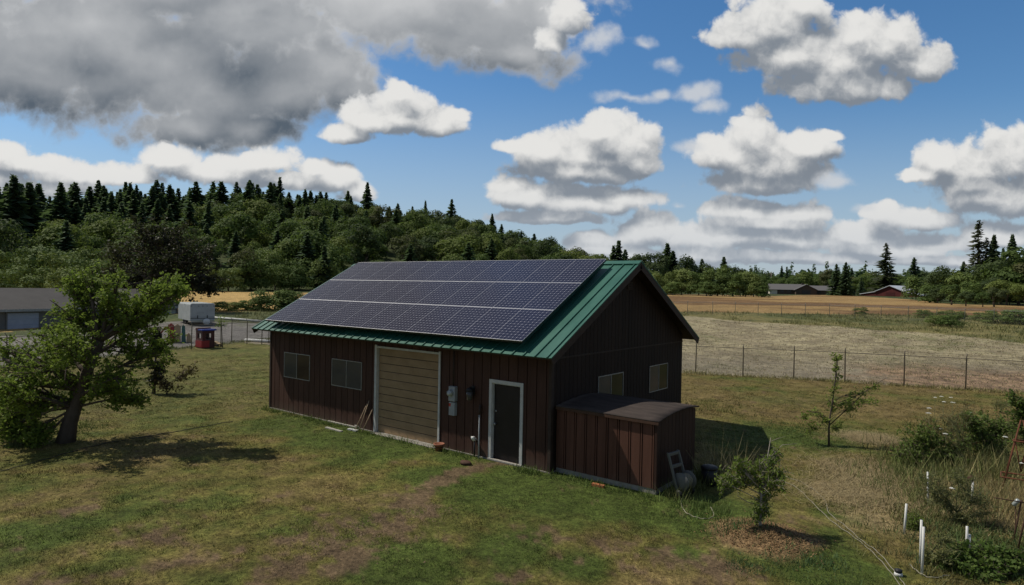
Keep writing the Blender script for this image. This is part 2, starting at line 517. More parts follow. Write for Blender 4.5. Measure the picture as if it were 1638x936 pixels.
def cells_mat():
    def b(t):
        s = t.xyz(oc(t))
        pit = 0.1275

        def fr(x, n0, total, pit):
            q = t.math('DIVIDE', t.math('SUBTRACT', x, (total - n0 * pit) / 2), pit)
            inside = t.math('MULTIPLY', t.math('GREATER_THAN', q, 0.0), t.math('LESS_THAN', q, float(n0)))
            return t.math('ABSOLUTE', t.math('SUBTRACT', t.math('FRACT', q), 0.5)), inside
        fx, ix = fr(s[0], 8, 1.046, 0.1293)
        fy, iy = fr(s[1], 12, 1.559, 0.1275)
        corner = t.math('GREATER_THAN', t.math('ADD', fx, fy), 0.862)
        line = t.math('GREATER_THAN', t.math('MAXIMUM', fx, fy), 0.487)
        white = t.math('MAXIMUM', corner, line)
        n = t.noise(oc(t), 3.0, 3, 0.5)
        cell = t.mix(n, (0.013, 0.011, 0.024), (0.020, 0.017, 0.034))
        both = t.math('MULTIPLY', ix, iy)
        white = t.math('MAXIMUM', t.math('MULTIPLY', white, both), t.math('SUBTRACT', 1.0, both))
        return t.mix(white, cell, (0.37, 0.37, 0.42))
    return mat('solar_cells', (0.02, 0.02, 0.04), 0.16, 0.0, 0.5, build=b)


M['cells'] = cells_mat()


def chain_mat():
    m = bpy.data.materials.new('chain_link')
    m.use_nodes = True
    t = NT(m.node_tree)
    s = t.xyz(oc(t))

    def ln(sign):
        q = t.math('MULTIPLY_ADD', s[2], sign, s[0])
        return t.math('LESS_THAN', t.math('FRACT', t.math('DIVIDE', q, 0.085)), 0.055)
    f = t.math('MAXIMUM', ln(1.0), ln(-1.0))
    tr = t.n('ShaderNodeBsdfTransparent')
    p = t.n('ShaderNodeBsdfPrincipled')
    p.inputs['Base Color'].default_value = (0.22, 0.21, 0.19, 1)
    p.inputs['Roughness'].default_value = 0.6
    ms = t.n('ShaderNodeMixShader')
    t.put(ms.inputs[0], f)
    t.t.links.new(tr.outputs[0], ms.inputs[1])
    t.t.links.new(p.outputs[0], ms.inputs[2])
    o = t.n('ShaderNodeOutputMaterial')
    t.t.links.new(ms.outputs[0], o.inputs[0])
    return m


M['chain'] = chain_mat()


# ------------------------------------------------------------------ object helpers
def link_mesh(name, me, parent=None, loc=(0, 0, 0), rotz=0.0):
    o = bpy.data.objects.new(name, me)
    col.objects.link(o)
    o.location = loc
    o.rotation_euler = (0, 0, rotz)
    if parent is not None:
        o.parent = parent
    return o


def tag(o, label=None, cat=None, group=None, kind=None):
    if label:
        o['label'] = label
    if cat:
        o['category'] = cat
    if group:
        o['group'] = group
    if kind:
        o['kind'] = kind
    return o


def thing(name, label, cat, loc=(0, 0, 0), rotz=0.0, group=None):
    o = bpy.data.objects.new(name, None)
    o.empty_display_size = 0.2
    col.objects.link(o)
    o.location = loc
    o.rotation_euler = (0, 0, rotz)
    return tag(o, label, cat, group)


def np_mesh(name, V, F, mats, mi=None, smooth=False, tint=None):
    """V (n,3); F (m,k) array or list of such arrays."""
    V = np.asarray(V, np.float32)
    Fs = F if isinstance(F, list) else [F]
    Fs = [np.asarray(f, np.int32) for f in Fs if len(f)]
    me = bpy.data.meshes.new(name)
    me.vertices.add(len(V))
    me.vertices.foreach_set('co', V.ravel())
    tot = np.concatenate([np.full(len(f), f.shape[1], np.int32) for f in Fs])
    loops = np.concatenate([f.ravel() for f in Fs])
    me.loops.add(len(loops))
    me.loops.foreach_set('vertex_index', loops)
    me.polygons.add(len(tot))
    st = np.zeros(len(tot), np.int32)
    st[1:] = np.cumsum(tot)[:-1]
    me.polygons.foreach_set('loop_start', st)
    me.polygons.foreach_set('loop_total', tot)
    if mi is not None:
        me.polygons.foreach_set('material_index', np.asarray(mi, np.int32))
    if smooth:
        me.polygons.foreach_set('use_smooth', np.ones(len(tot), bool))
    for m in (mats if isinstance(mats, (list, tuple)) else [mats]):
        me.materials.append(m)
    if tint is not None:
        a = me.attributes.new('tint', 'FLOAT_COLOR', 'POINT')
        c4 = np.ones((len(V), 4), np.float32)
        c4[:, :3] = tint
        a.data.foreach_set('color', c4.ravel())
    me.update(calc_edges=True)
    return me


class MB:
    """Collects boxes, prisms and tubes into one mesh."""

    def __init__(self):
        self.V, self.F, self.S = [], [], []

    def add(self, V, F, smooth=False):
        b = len(self.V)
        self.V += [tuple(map(float, v)) for v in V]
        for f in F:
            self.F.append(tuple(b + i for i in f))
            self.S.append(smooth)
        return self

    def box(self, x0, x1, y0, y1, z0, z1):
        V = [(x, y, z) for z in (z0, z1) for y in (y0, y1) for x in (x0, x1)]
        return self.add(V, [(0, 2, 3, 1), (4, 5, 7, 6), (0, 1, 5, 4), (2, 6, 7, 3), (0, 4, 6, 2), (1, 3, 7, 5)])

    def prism(self, poly, axis, a, b):
        """poly: list of 2D points in the two other axes (in order); extruded along axis from a to b."""
        def mk(p, t):
            q = list(p)
            q.insert(axis, t)
            return q
        n = len(poly)
        V = [mk(p, a) for p in poly] + [mk(p, b) for p in poly]
        F = [tuple(range(n))[::-1], tuple(range(n, 2 * n))]
        F += [(i, (i + 1) % n, n + (i + 1) % n, n + i) for i in range(n)]
        return self.add(V, F)

    def tube(self, pts, rad, n=6, cap=True):
        pts = [np.array(p, float) for p in pts]
        if not hasattr(rad, '__len__'):
            rad = [rad] * len(pts)
        V, F = [], []
        up = np.array([0.13, 0.21, 1.0])
        prev = None
        for i, p in enumerate(pts):
            t = pts[min(i + 1, len(pts) - 1)] - pts[max(i - 1, 0)]
            t = t / (np.linalg.norm(t) + 1e-9)
            if prev is None:
                a = np.cross(t, up if abs(t[2]) < 0.95 else np.array([1.0, 0.1, 0]))
            else:
                a = prev - t * (prev @ t)
            a /= np.linalg.norm(a) + 1e-9
            prev = a
            b = np.cross(t, a)
            for k in range(n):
                an = 2 * math.pi * k / n
                V.append(p + rad[i] * (a * math.cos(an) + b * math.sin(an)))
        for i in range(len(pts) - 1):
            for k in range(n):
                F.append((i * n + k, i * n + (k + 1) % n, (i + 1) * n + (k + 1) % n, (i + 1) * n + k))
        if cap:
            F.append(tuple(range(n))[::-1])
            F.append(tuple(range((len(pts) - 1) * n, len(pts) * n)))
        return self.add(V, F, True)

    def lathe(self, prof, n=16, center=(0, 0, 0), axis=2):
        V, F = [], []
        for (r, z) in prof:
            for k in range(n):
                a = 2 * math.pi * k / n
                q = [r * math.cos(a), r * math.sin(a)]
                q.insert(axis, z)
                V.append([q[i] + center[i] for i in range(3)])
        for i in range(len(prof) - 1):
            for k in range(n):
                F.append((i * n + k, i * n + (k + 1) % n, (i + 1) * n + (k + 1) % n, (i + 1) * n + k))
        F.append(tuple(range(n))[::-1])
        F.append(tuple(range((len(prof) - 1) * n, len(prof) * n)))
        return self.add(V, F, True)

    def mesh(self, name, m):
        me = bpy.data.meshes.new(name)
        me.from_pydata(self.V, [], self.F)
        me.polygons.foreach_set('use_smooth', self.S)
        me.materials.append(m)
        me.update()
        return me

    def build(self, name, m, parent=None, loc=(0, 0, 0), rotz=0.0, bevel=0.0):
        o = link_mesh(name, self.mesh(name, m), parent, loc, rotz)
        if bevel:
            bv = o.modifiers.new('edge', 'BEVEL')
            bv.width = bevel
            bv.segments = 2
            bv.limit_method = 'ANGLE'
        return o


def dup(root, loc=None, rotz=None, scale=None):
    r = root.copy()
    col.objects.link(r)
    if loc is not None:
        r.location = loc
    if rotz is not None:
        r.rotation_euler = (0, 0, rotz)
    if scale is not None:
        r.scale = scale if hasattr(scale, '__len__') else (scale,) * 3
    for ch in list(root.children):
        cc = ch.copy()
        col.objects.link(cc)
        cc.parent = r
        for g in list(ch.children):
            gg = g.copy()
            col.objects.link(gg)
            gg.parent = cc
    return r


# ------------------------------------------------------------------ terrain functions
def _hash(ix, iy, s):
    h = (ix.astype(np.int64) * 374761393 + iy.astype(np.int64) * 668265263 + s * 1442695041) & 0xffffffff
    h = ((h ^ (h >> 13)) * 1274126177) & 0xffffffff
    return ((h ^ (h >> 16)) & 0xffff) / 65535.0


def vnoise(x, y, s=0):
    x, y = np.asarray(x, float), np.asarray(y, float)
    ix, iy = np.floor(x), np.floor(y)
    fx, fy = x - ix, y - iy
    fx, fy = fx * fx * (3 - 2 * fx), fy * fy * (3 - 2 * fy)
    a, b = _hash(ix, iy, s), _hash(ix + 1, iy, s)
    c_, d = _hash(ix, iy + 1, s), _hash(ix + 1, iy + 1, s)
    return (a * (1 - fx) + b * fx) * (1 - fy) + (c_ * (1 - fx) + d * fx) * fy


def fbm(x, y, s=0, o=4):
    t, a, n = 0, 0.5, 0
    for i in range(o):
        t = t + a * vnoise(x * 2 ** i + 17.3 * i, y * 2 ** i - 9.1 * i, s + i)
        n += a
        a *= 0.5
    return t / n


def sstep(x, a, b):
    t = np.clip((np.asarray(x, float) - a) / (b - a), 0, 1)
    return t * t * (3 - 2 * t)


def bearing(x, y):
    """Horizontal bearing from the yard's look-out point as tangent units (px of the calibration), and distance."""
    dx, dy = np.asarray(x, float) - CAM[0], np.asarray(y, float) - CAM[1]
    f = dx * math.sin(YAW) + dy * math.cos(YAW)
    r = dx * math.cos(YAW) - dy * math.sin(YAW)
    d = np.hypot(dx, dy)
    th = np.clip(np.arctan2(r, f), -1.45, 1.45)
    return 819 + F_PX * np.tan(th), d


HILL_PX = [-3000, -900, -300, 0, 200, 400, 520, 640, 750, 850, 930, 1010, 1080]
HILL_Z = [0, 8, 15, 17, 22, 26, 27, 25, 20, 12, 4.5, 0.6, 0]


def terrain(x, y):
    px, d = bearing(x, y)
    z = np.interp(d, [0, 42, 70, 100, 150, 280, 500, 900, 3000], [0, 0, 0.75, 1.8, 2.6, 4.0, 4.4, 4.2, 4.0])
    hc = np.interp(px, HILL_PX, HILL_Z)
    prof = sstep(d, 150, 310) * (1 - 0.6 * sstep(d, 330, 520))
    z = z + hc * prof
    # low dip where the long grey building stands
    z = z - 0.75 * sstep(px, 300, 120) * sstep(d, 50, 57) * (1 - sstep(d, 75, 110))
    # rolling low hills far right
    far = sstep(d, 420, 1100) * sstep(px, 900, 1150)
    z = z + far * (7 + 6 * np.sin(px * 0.007 + 0.6) + 3 * np.sin(px * 0.019))
    z = z + 0.05 * (fbm(x * 0.25, y * 0.25, 3) - 0.5) * sstep(np.hypot(x - 8, y - 4), 7, 14) * (d < 300)
    return z


def ray(px, py):
    d = CF * F_PX + CR * (px - 819) + CU * (468 - py)
    return d / np.linalg.norm(d)


def ground_at(px, py):
    """Where a line of sight of the calibrated photograph meets the terrain."""
    d = ray(px, py)
    t = np.concatenate([np.arange(5, 60, 0.02), np.arange(60, 900, 0.25)])
    q = CAM[None] + t[:, None] * d[None]
    h = q[:, 2] - terrain(q[:, 0], q[:, 1])
    i = int(np.argmax(h < 0)) if (h < 0).any() else len(t) - 1
    return q[i].copy()


def spot(px, dist, sink=0.0):
    """Ground point at a bearing and a distance."""
    th = math.atan((px - 819) / F_PX)
    a = YAW + th
    x, y = CAM[0] + dist * math.sin(a), CAM[1] + dist * math.cos(a)
    return np.array([x, y, float(terrain(x, y)) - sink])


# barn measures
BL, BW, HW, SL = 12.656, 8.14, 3.28, 0.497
OHL, OHR, OHF = 0.328, 0.37, 0.573
TS, CS, SS = math.tan(SL), math.cos(SL), math.sin(SL)

# fences
FENCE_R = [(-23.3, 11.1), (7.836, 21.514), (10.235, 22.25), (12.619, 23.25), (14.953, 24.1), (17.535, 24.9), (20.081, 25.6), (22.7, 26.4), (25.4, 27.2),
           (28.1, 28.0), (31, 28.9), (34, 29.8)]


def fence_y(x):
    return np.interp(x, [p[0] for p in FENCE_R] + [200], [p[1] for p in FENCE_R] + [85])


def fence_x(y):
    return np.interp(y, [-60, 3.75, 7.65, 12.2, 16], [-4.6, -20.97, -22.2, -23.2, -23.6])


PATH = [ground_at(*p)[:2] for p in [(815, 742), (770, 745), (735, 752), (700, 775), (660, 800), (600, 830), (540, 850), (480, 860)]]
PATH2 = [ground_at(*p)[:2] for p in [(480, 862), (380, 880), (290, 900), (200, 915), (60, 934)]]
SCUFF = [(ground_at(*p)[:2], r) for p, r in [((600, 845), 1.25), ((520, 870), 1.2), ((680, 818), 0.7), ((120, 818), 0.6), ((250, 850), 0.8), ((440, 905), 0.9),
                                            ((560, 900), 0.8), ((1000, 880), 1.0), ((870, 850), 0.9), ((1150, 900), 0.8), ((60, 930), 0.6), ((830, 930), 0.6),
                                            ((275, 805), 0.35)]]
MOUND = ground_at(1222, 862)[:2]
STRAWS = [(ground_at(*p)[:2], r) for p, r in [((1385, 750), 1.3), ((1370, 790), 1.3), ((1420, 770), 1.2), ((1390, 702), 0.8), ((1580, 820), 1.4), ((1600, 790), 1.3),
                                             ((1450, 800), 1.1), ((1410, 830), 1.2), ((1340, 780), 0.9)]]
GREENS = [(ground_at(*p)[:2], r) for p, r in [((620, 715), 1.8), ((740, 730), 1.2), ((850, 775), 1.6), ((980, 790), 1.6), ((560, 700), 2.0), ((480, 680), 2.0),
                                             ((700, 760), 1.2), ((1110, 830), 1.2), ((1270, 700), 2.2), ((1240, 640), 1.5), ((640, 905), 0.9),
                                             ((820, 880), 0.7), ((1090, 890), 0.6), ((1290, 900), 1.2), ((60, 860), 1.2), ((930, 905), 0.6)]]


def seg_dist(x, y, pts):
    best = np.full(np.shape(x), 1e9)
    for (ax, ay), (bx, by) in zip(pts[:-1], pts[1:]):
        vx, vy = bx - ax, by - ay
        t = np.clip(((x - ax) * vx + (y - ay) * vy) / (vx * vx + vy * vy), 0, 1)
        best = np.minimum(best, np.hypot(x - ax - t * vx, y - ay - t * vy))
    return best


def lerp(a, b, t):
    t = np.asarray(t)[..., None]
    return a * (1 - t) + np.asarray(b, float) * t


def zone(x, y):
    """0 lawn, 1 dry stubble yard beyond the fence, 2 rough strip, 3 hay, 4 gravel lot, 5 woodland floor."""
    x, y = np.asarray(x, float), np.asarray(y, float)
    px, d = bearing(x, y)
    front = np.abs(px) < 6000
    wob = (fbm(x * 0.3, y * 0.3, 8) - 0.5)
    beyond = (y > fence_y(x) + wob * 0.8) & (x > fence_x(y) - 1)
    lot = (x < fence_x(y) + wob * 0.3) & (d > 25)
    z = np.zeros(x.shape, int)
    z[beyond] = 1
    z[lot & (px < 900)] = 4
    wob2 = (fbm(x * 0.06, y * 0.06, 21) - 0.5)
    r1 = np.interp(px, [300, 900, 1100, 1250, 1400, 1638, 1900], [60, 74, 86, 82, 76, 70, 68]) + wob2 * 14
    r2 = np.interp(px, [0, 300, 400, 900, 1200, 1638, 1900], [70, 78, 84, 88, 96, 108, 110]) + wob2 * 8
    z[(d > r1) & (px > 600) & (z != 4)] = 2
    z[(d > r2) & (d > 50)] = 3
    lot_far = (z == 4) & (d > np.interp(px, [0, 300, 440, 900], [66, 70, 66, 66]))
    z[lot_far] = 2
    edge = np.interp(px, [-2000, 0, 300, 500, 930, 1040, 1240, 1330, 1480, 1520, 1638, 2000], [150, 148, 153, 156, 195, 222, 232, 300, 200, 172, 168, 160])
    z[(d > edge + wob2 * 14)] = 5
    hilly = (d > 280) | ((d > 150) & (np.interp(px, HILL_PX, HILL_Z) > 3))
    z[hilly & front] = 5
    return z


def lawn_color(x, y):
    n1, n2, n3 = fbm(x * 0.33, y * 0.33, 1), fbm(x * 1.1, y * 1.1, 5), fbm(x * 3.3, y * 3.3, 9, 3)
    green, olive, tan = np.array([0.064, 0.088, 0.018]), np.array([0.120, 0.108, 0.029]), np.array([0.170, 0.124, 0.050])
    dirt = np.array([0.122, 0.083, 0.049])
    g = np.zeros(x.shape)
    for (c_, r) in GREENS:
        g = np.maximum(g, np.exp(-((x - c_[0]) ** 2 + (y - c_[1]) ** 2) / (r * r)))
    t = sstep(0.55 * n1 + 0.35 * n2 + 0.25 * n3 - 0.42 * g, 0.28, 0.78)
    c = lerp(np.broadcast_to(green, x.shape + (3,)), olive, np.clip(t * 2, 0, 1))
    c = lerp(c, tan, np.clip(t * 2 - 1, 0, 1) * 0.9)
    # drier towards the fence
    px, d = bearing(x, y)
    c = lerp(c, (0.150, 0.112, 0.042), 0.75 * sstep(d, 22, 34) * sstep(n1 + 0.3 * n2, 0.35, 0.8) * (px > 900))
    c = lerp(c, (0.100, 0.104, 0.030), 0.6 * sstep(d, 20, 30) * (px < 700))
    s = np.zeros(x.shape)
    s = np.maximum(s, 1.05 * np.exp(-(seg_dist(x, y, PATH[:4]) / 0.34) ** 2))
    s = np.maximum(s, 0.74 * np.exp(-(seg_dist(x, y, PATH[3:]) / 0.36) ** 2))
    s = np.maximum(s, 0.62 * np.exp(-(seg_dist(x, y, PATH2) / 0.24) ** 2))
    for (c_, r) in SCUFF:
        s = np.maximum(s, 0.72 * np.exp(-((x - c_[0]) ** 2 + (y - c_[1]) ** 2) / (r * r * 0.8)))
    n4 = fbm(x * 8.0, y * 8.0, 13, 2)
    s = 0.92 * sstep(s + 1.1 * (n2 - 0.5) + 1.0 * (n3 - 0.5) + 1.0 * (n4 - 0.5), 0.38, 0.80)
    c = lerp(c, dirt, s)
    st = np.zeros(x.shape)
    for (c_, r) in STRAWS:
        st = np.maximum(st, np.exp(-((x - c_[0]) ** 2 + (y - c_[1]) ** 2) / (r * r)))
    st = sstep(st + 0.8 * (n3 - 0.5) + 0.4 * (n2 - 0.5), 0.35, 0.85)
    c = lerp(c, (0.27, 0.205, 0.105), st * 0.85)
    m = np.hypot(x - MOUND[0], y - MOUND[1])
    mm = sstep(m + 0.8 * (n2 - 0.5), 1.15, 0.75)
    c = lerp(c, (0.205, 0.135, 0.068), mm)
    return c, s, st, mm


def ground_color(x, y):
    z = zone(x, y)
    px, d = bearing(x, y)
    c, s, st, mm = lawn_color(x, y)
    n1, n2, n3 = fbm(x * 0.12, y * 0.12, 31), fbm(x * 0.7, y * 0.7, 35), fbm(x * 2.5, y * 2.5, 39, 3)
    # dry stubble yard; wood chips on its right near corner
    pale = lerp(np.broadcast_to(np.array([0.300, 0.258, 0.158]), x.shape + (3,)), (0.200, 0.166, 0.105), sstep(n2, 0.3, 0.75))
    pale = lerp(pale, (0.150, 0.155, 0.066), 0.8 * sstep(n1 + 0.5 * (n3 - 0.5), 0.52, 0.78))
    grey = sstep(y - fence_y(x), 16, 3)
    pale = lerp(pale, (0.200, 0.172, 0.125), 0.75 * grey)
    chip = sstep(px + 240 * (n2 - 0.5), 1330, 1470) * sstep(y - fence_y(x) + 8 * (n2 - 0.5), 13, 7)
    pale = lerp(pale, lerp(np.broadcast_to(np.array([0.30, 0.205, 0.125]), x.shape + (3,)), (0.155, 0.105, 0.068), sstep(n3, 0.35, 0.7)), chip)
    c = np.where((z == 1)[..., None], pale, c)
    rough = lerp(np.broadcast_to(np.array([0.17, 0.145, 0.058]), x.shape + (3,)), (0.075, 0.085, 0.032), sstep(0.6 * n1 + 0.6 * n2, 0.4, 0.8))
    rough = lerp(rough, (0.05, 0.072, 0.030), 0.7 * (px < 480))
    c = np.where((z == 2)[..., None], rough, c)
    stripe = fbm(d * 0.09 + n1 * 2, px * 0.002, 61, 3)
    hay = lerp(np.broadcast_to(np.array([0.290, 0.190, 0.078]), x.shape + (3,)), (0.150, 0.085, 0.036), sstep(stripe, 0.40, 0.60))
    hay = lerp(hay, (0.46, 0.31, 0.115), 0.8 * sstep(px, 560, 400))
    hay = lerp(hay, (0.155, 0.105, 0.042), 0.4 * sstep(n2, 0.55, 0.85))
    c = np.where((z == 3)[..., None], hay, c)
    lot = lerp(np.broadcast_to(np.array([0.145, 0.135, 0.125]), x.shape + (3,)), (0.205, 0.19, 0.17), sstep(0.5 * n1 + 0.5 * n2, 0.35, 0.7))
    lot = lerp(lot, (0.09, 0.10, 0.05), 0.6 * sstep(n2 * n1 * 2.2, 0.6, 0.9))
    c = np.where((z == 4)[..., None], lot, c)
    c = np.where((z == 5)[..., None], lerp(np.broadcast_to(np.array([0.035, 0.05, 0.018]), x.shape + (3,)), (0.06, 0.07, 0.025), n2), c)
    return c, z


# ------------------------------------------------------------------ ground sheet (split where the surface changes)
def build_ground():
    view = np.arange(-0.86, 0.8601, 0.0042)
    rest = np.arange(0.86 + 0.06, 2 * math.pi - 0.86, 0.06)
    ang = np.concatenate([view, rest])
    rad = [0.0, 2.5]
    while rad[-1] < 5200:
        rad.append(rad[-1] * (1.013 if rad[-1] < 400 else 1.05) + 0.02)
    rad = np.array(rad[1:])
    A, R = np.meshgrid(ang, rad)
    X = CAM[0] + R * np.sin(YAW + A)
    Y = CAM[1] + R * np.cos(YAW + A)
    Z = terrain(X, Y)
    # straw mulch mound round the young tree
    Z = Z + 0.19 * np.exp(-((X - MOUND[0]) ** 2 + (Y - MOUND[1]) ** 2) / 0.5)
    C_, _ = ground_color(X, Y)
    nr, na = X.shape
    V = np.stack([X, Y, Z], -1).reshape(-1, 3)
    T = C_.reshape(-1, 3)
    idx = np.arange(nr * na).reshape(nr, na)
    nxt = np.roll(idx, -1, axis=1)
    F = np.stack([idx[:-1], nxt[:-1], nxt[1:], idx[1:]], -1).reshape(-1, 4)[:, ::-1]
    cen = V[F].mean(1)
    zz = zone(cen[:, 0], cen[:, 1])
    names = {0: 'lawn', 1: 'field', 2: 'ground', 3: 'hay_field', 4: 'gravel_lot', 5: 'hills'}
    for k, nm in names.items():
        f = F[zz == k]
        if not len(f):
            continue
        used, inv = np.unique(f, return_inverse=True)
        me = np_mesh(nm, V[used], inv.reshape(f.shape), M['ground'], smooth=True, tint=T[used])
        tag(link_mesh(nm, me), kind='structure')
    # ground under the look-out point
    me = np_mesh('ground', [(CAM[0] + 2.6 * math.sin(a), CAM[1] + 2.6 * math.cos(a), -0.02) for a in np.linspace(0, 6.2, 24)],
                 [np.arange(24)[None]], M['ground'], tint=np.full((24, 3), 0.09))
    tag(link_mesh('ground', me), kind='structure')


build_ground()


# ------------------------------------------------------------------ grass
def free_of_buildings(x, y):
    barn = (x > -0.05) & (x < BL + 0.03) & (y > -0.04) & (y < BW + 0.05)
    shed = (x > BL - 0.1) & (x < 15.5) & (y > 0.12) & (y < 2.65)
    return ~(barn | shed)


def blades(x, y, h, wd, colr, lean=0.5):
    n = len(x)
    z = terrain(x, y) + 0.19 * np.exp(-((x - MOUND[0]) ** 2 + (y - MOUND[1]) ** 2) / 0.5)
    a = rng.uniform(0, 2 * math.pi, n)
    b = rng.uniform(0, 2 * math.pi, n)
    l = h * lean * rng.uniform(0.3, 1.4, n)
    base = np.stack([x, y, z - 0.01], -1)
    side = np.stack([np.cos(a), np.sin(a), np.zeros(n)], -1) * (wd * 0.5)[:, None]
    tip = base + np.stack([np.cos(b) * l, np.sin(b) * l, h], -1)
    V = np.stack([base - side, base + side, tip], 1).reshape(-1, 3)
    F = np.arange(3 * n).reshape(n, 3)
    T = np.repeat(colr, 3, axis=0)
    T = T.reshape(n, 3, 3)
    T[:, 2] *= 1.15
    return V, F, T.reshape(-1, 3)


def scatter_view(n, d0, d1, p0, p1, power=1.0):
    u = rng.uniform(0, 1, n)
    d = (d0 ** (2 - power) + u * (d1 ** (2 - power) - d0 ** (2 - power))) ** (1 / (2 - power)) if power != 2 else d0 * (d1 / d0) ** u
    px = rng.uniform(p0, p1, n)
    th = np.arctan((px - 819) / F_PX) + YAW
    return CAM[0] + d * np.sin(th), CAM[1] + d * np.cos(th), d


def build_grass():
    parts = []
    x, y, d = scatter_view(900000, 9.5, 44, -160, 1800, 1.25)
    k = free_of_buildings(x, y) & (zone(x, y) == 0)
    x, y, d = x[k], y[k], d[k]
    c, s, st, mm = lawn_color(x, y)
    cl = fbm(x * 2.0, y * 2.0, 77, 3)
    keep = rng.uniform(0, 1, len(x)) > np.clip(0.72 * s + 0.93 * mm + 0.2 * st, 0, 0.96)
    keep &= rng.uniform(0, 1, len(x)) < 0.35 + 0.9 * cl
    x, y, d, c, cl, st = x[keep], y[keep], d[keep], c[keep], cl[keep], st[keep]
    h = (0.016 + 0.046 * cl ** 1.6) * rng.uniform(0.5, 1.5, len(x))
    wd = 0.0045 + 0.00042 * d
    c = c * (rng.uniform(0.65, 1.45, len(x)) * (0.55 + 0.9 * sstep(fbm(x * 3.2, y * 3.2, 91, 2), 0.28, 0.72)) * (0.55 + 0.9 * sstep(vnoise(x * 11.0, y * 11.0, 95), 0.15, 0.85)))[:, None]
    dry = rng.uniform(0, 1, len(x)) < 0.16
    c[dry] = c[dry] * 0.5 + np.array([0.24, 0.19, 0.09]) * 0.5
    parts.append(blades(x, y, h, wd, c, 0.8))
    V, F, T, b = [], [], [], 0
    for v, f, t in parts:
        V.append(v); F.append(f + b); T.append(t); b += len(v)
    me = np_mesh('grass', np.concatenate(V), np.concatenate(F), M['blades'], tint=np.concatenate(T))
    tag(link_mesh('grass', me), 'short patchy green and dry grass growing over the yard', 'grass', kind='stuff')
    # taller weeds along walls, fence and in the vegetable plot
    px_, py_, hs, cs = [], [], [], []

    def tufts(xx, yy, hh, colr, n=14, spread=0.10):
        for a, b2, h2 in zip(xx, yy, hh):
            px_.append(rng.normal(a, spread, n)); py_.append(rng.normal(b2, spread, n))
            hs.append(h2 * rng.uniform(0.4, 1.2, n)); cs.append(np.array(colr) * rng.uniform(0.55, 1.5, (n, 1)))
    G1, S1 = (0.095, 0.13, 0.035), (0.23, 0.18, 0.08)
    xx = rng.uniform(0.1, 12.4, 170)
    xx = xx[~((xx > 10.3) & (xx < 11.9))]
    tufts(xx, np.full(len(xx), -0.12) - rng.uniform(0, 0.25, len(xx)), rng.uniform(0.05, 0.18, len(xx)), G1)
    xx = rng.uniform(11.8, 15.5, 70)
    tufts(xx, np.where(xx < 12.65, -0.15, 0.0) - rng.uniform(0, 0.25, len(xx)), rng.uniform(0.05, 0.22, len(xx)), G1)
    yy = rng.uniform(0.2, 2.6, 60)
    tufts(15.62 + rng.uniform(0, 0.45, 60), yy, rng.uniform(0.15, 0.5, 60), (0.09, 0.10, 0.035))
    tufts(15.65 + rng.uniform(0, 0.9, 26), rng.uniform(1.6, 3.8, 26), rng.uniform(0.5, 1.25, 26), (0.19, 0.17, 0.09), 7, 0.08)
    yy = rng.uniform(0.0, 8, 60)
    tufts(np.full(60, -0.15) - rng.uniform(0, .2, 60), yy, rng.uniform(0.06, 0.2, 60), G1)
    xx = rng.uniform(5.5, 33, 420)
    tufts(xx, fence_y(xx) + rng.normal(0, 0.25, 420), rng.uniform(0.06, 0.24, 420), (0.20, 0.18, 0.075), 12, 0.2)
    yy = rng.uniform(-6, 15, 260)
    tufts(fence_x(yy) + rng.normal(0.1, 0.2, 260), yy, rng.uniform(0.06, 0.22, 260), (0.13, 0.14, 0.045), 12, 0.2)
    # vegetable plot and its rank margins
    for (p, r, n, h0, h1, cc) in [((1500, 770), 1.6, 200, .10, .34, (0.10, 0.12, 0.04)), ((1560, 860), 1.2, 200, .06, .25, (0.085, 0.115, 0.04)),
                                  ((1600, 800), 1.3, 260, .12, .45, (0.24, 0.19, 0.09)), ((1480, 830), 1.0, 130, .06, .22, (0.13, 0.13, 0.05)),
                                  ((1600, 900), 0.9, 160, .08, .25, (0.075, 0.11, 0.04)), ((1500, 900), 0.9, 110, .05, .18, (0.12, 0.12, 0.05)),
                                  ((1400, 760), 1.5, 90, .04, .14, (0.24, 0.19, 0.09)), ((1280, 690), 1.6, 110, .03, .10, (0.06, 0.10, 0.03)),
                                  ((1120, 815), 0.6, 80, .05, .2, (0.09, 0.13, 0.035)), ((1180, 850), 0.5, 60, .05, .14, (0.06, 0.11, 0.035)),
                                  ((1295, 905), 0.7, 80, .04, .12, (0.065, 0.105, 0.04)), ((1190, 905), 0.4, 40, .04, .11, (0.065, 0.105, 0.04)),
                                  ((1620, 700), 2.0, 200, .12, .4, (0.10, 0.105, 0.04)), ((1150, 655), 1.2, 40, .06, .2, (0.12, 0.12, 0.04)),
                                  ((60, 690), 1.4, 120, .05, .2, (0.075, 0.105, 0.03)), ((20, 640), 2.0, 120, .05, .25, (0.075, 0.105, 0.03))]:
        q = ground_at(*p)
        xx, yy = rng.normal(q[0], r * 0.6, n), rng.normal(q[1], r * 0.6, n)
        k = free_of_buildings(xx, yy)
        tufts(xx[k], yy[k], rng.uniform(h0, h1, k.sum()), cc, 12, 0.10)
    # broad-leaved lawn weeds and stubble
    x, y, d = scatter_view(15000, 9.5, 34, -120, 1760, 1.2)
    k = free_of_buildings(x, y) & (zone(x, y) == 0)
    x, y, d = x[k], y[k], d[k]
    lc, s_, st_, mm_ = lawn_color(x, y)
    k = (rng.uniform(0, 1, len(x)) < 0.25 + 1.1 * sstep(fbm(x * 0.9, y * 0.9, 55), 0.42, 0.66)) & (s_ < 0.6) & (mm_ < 0.4)
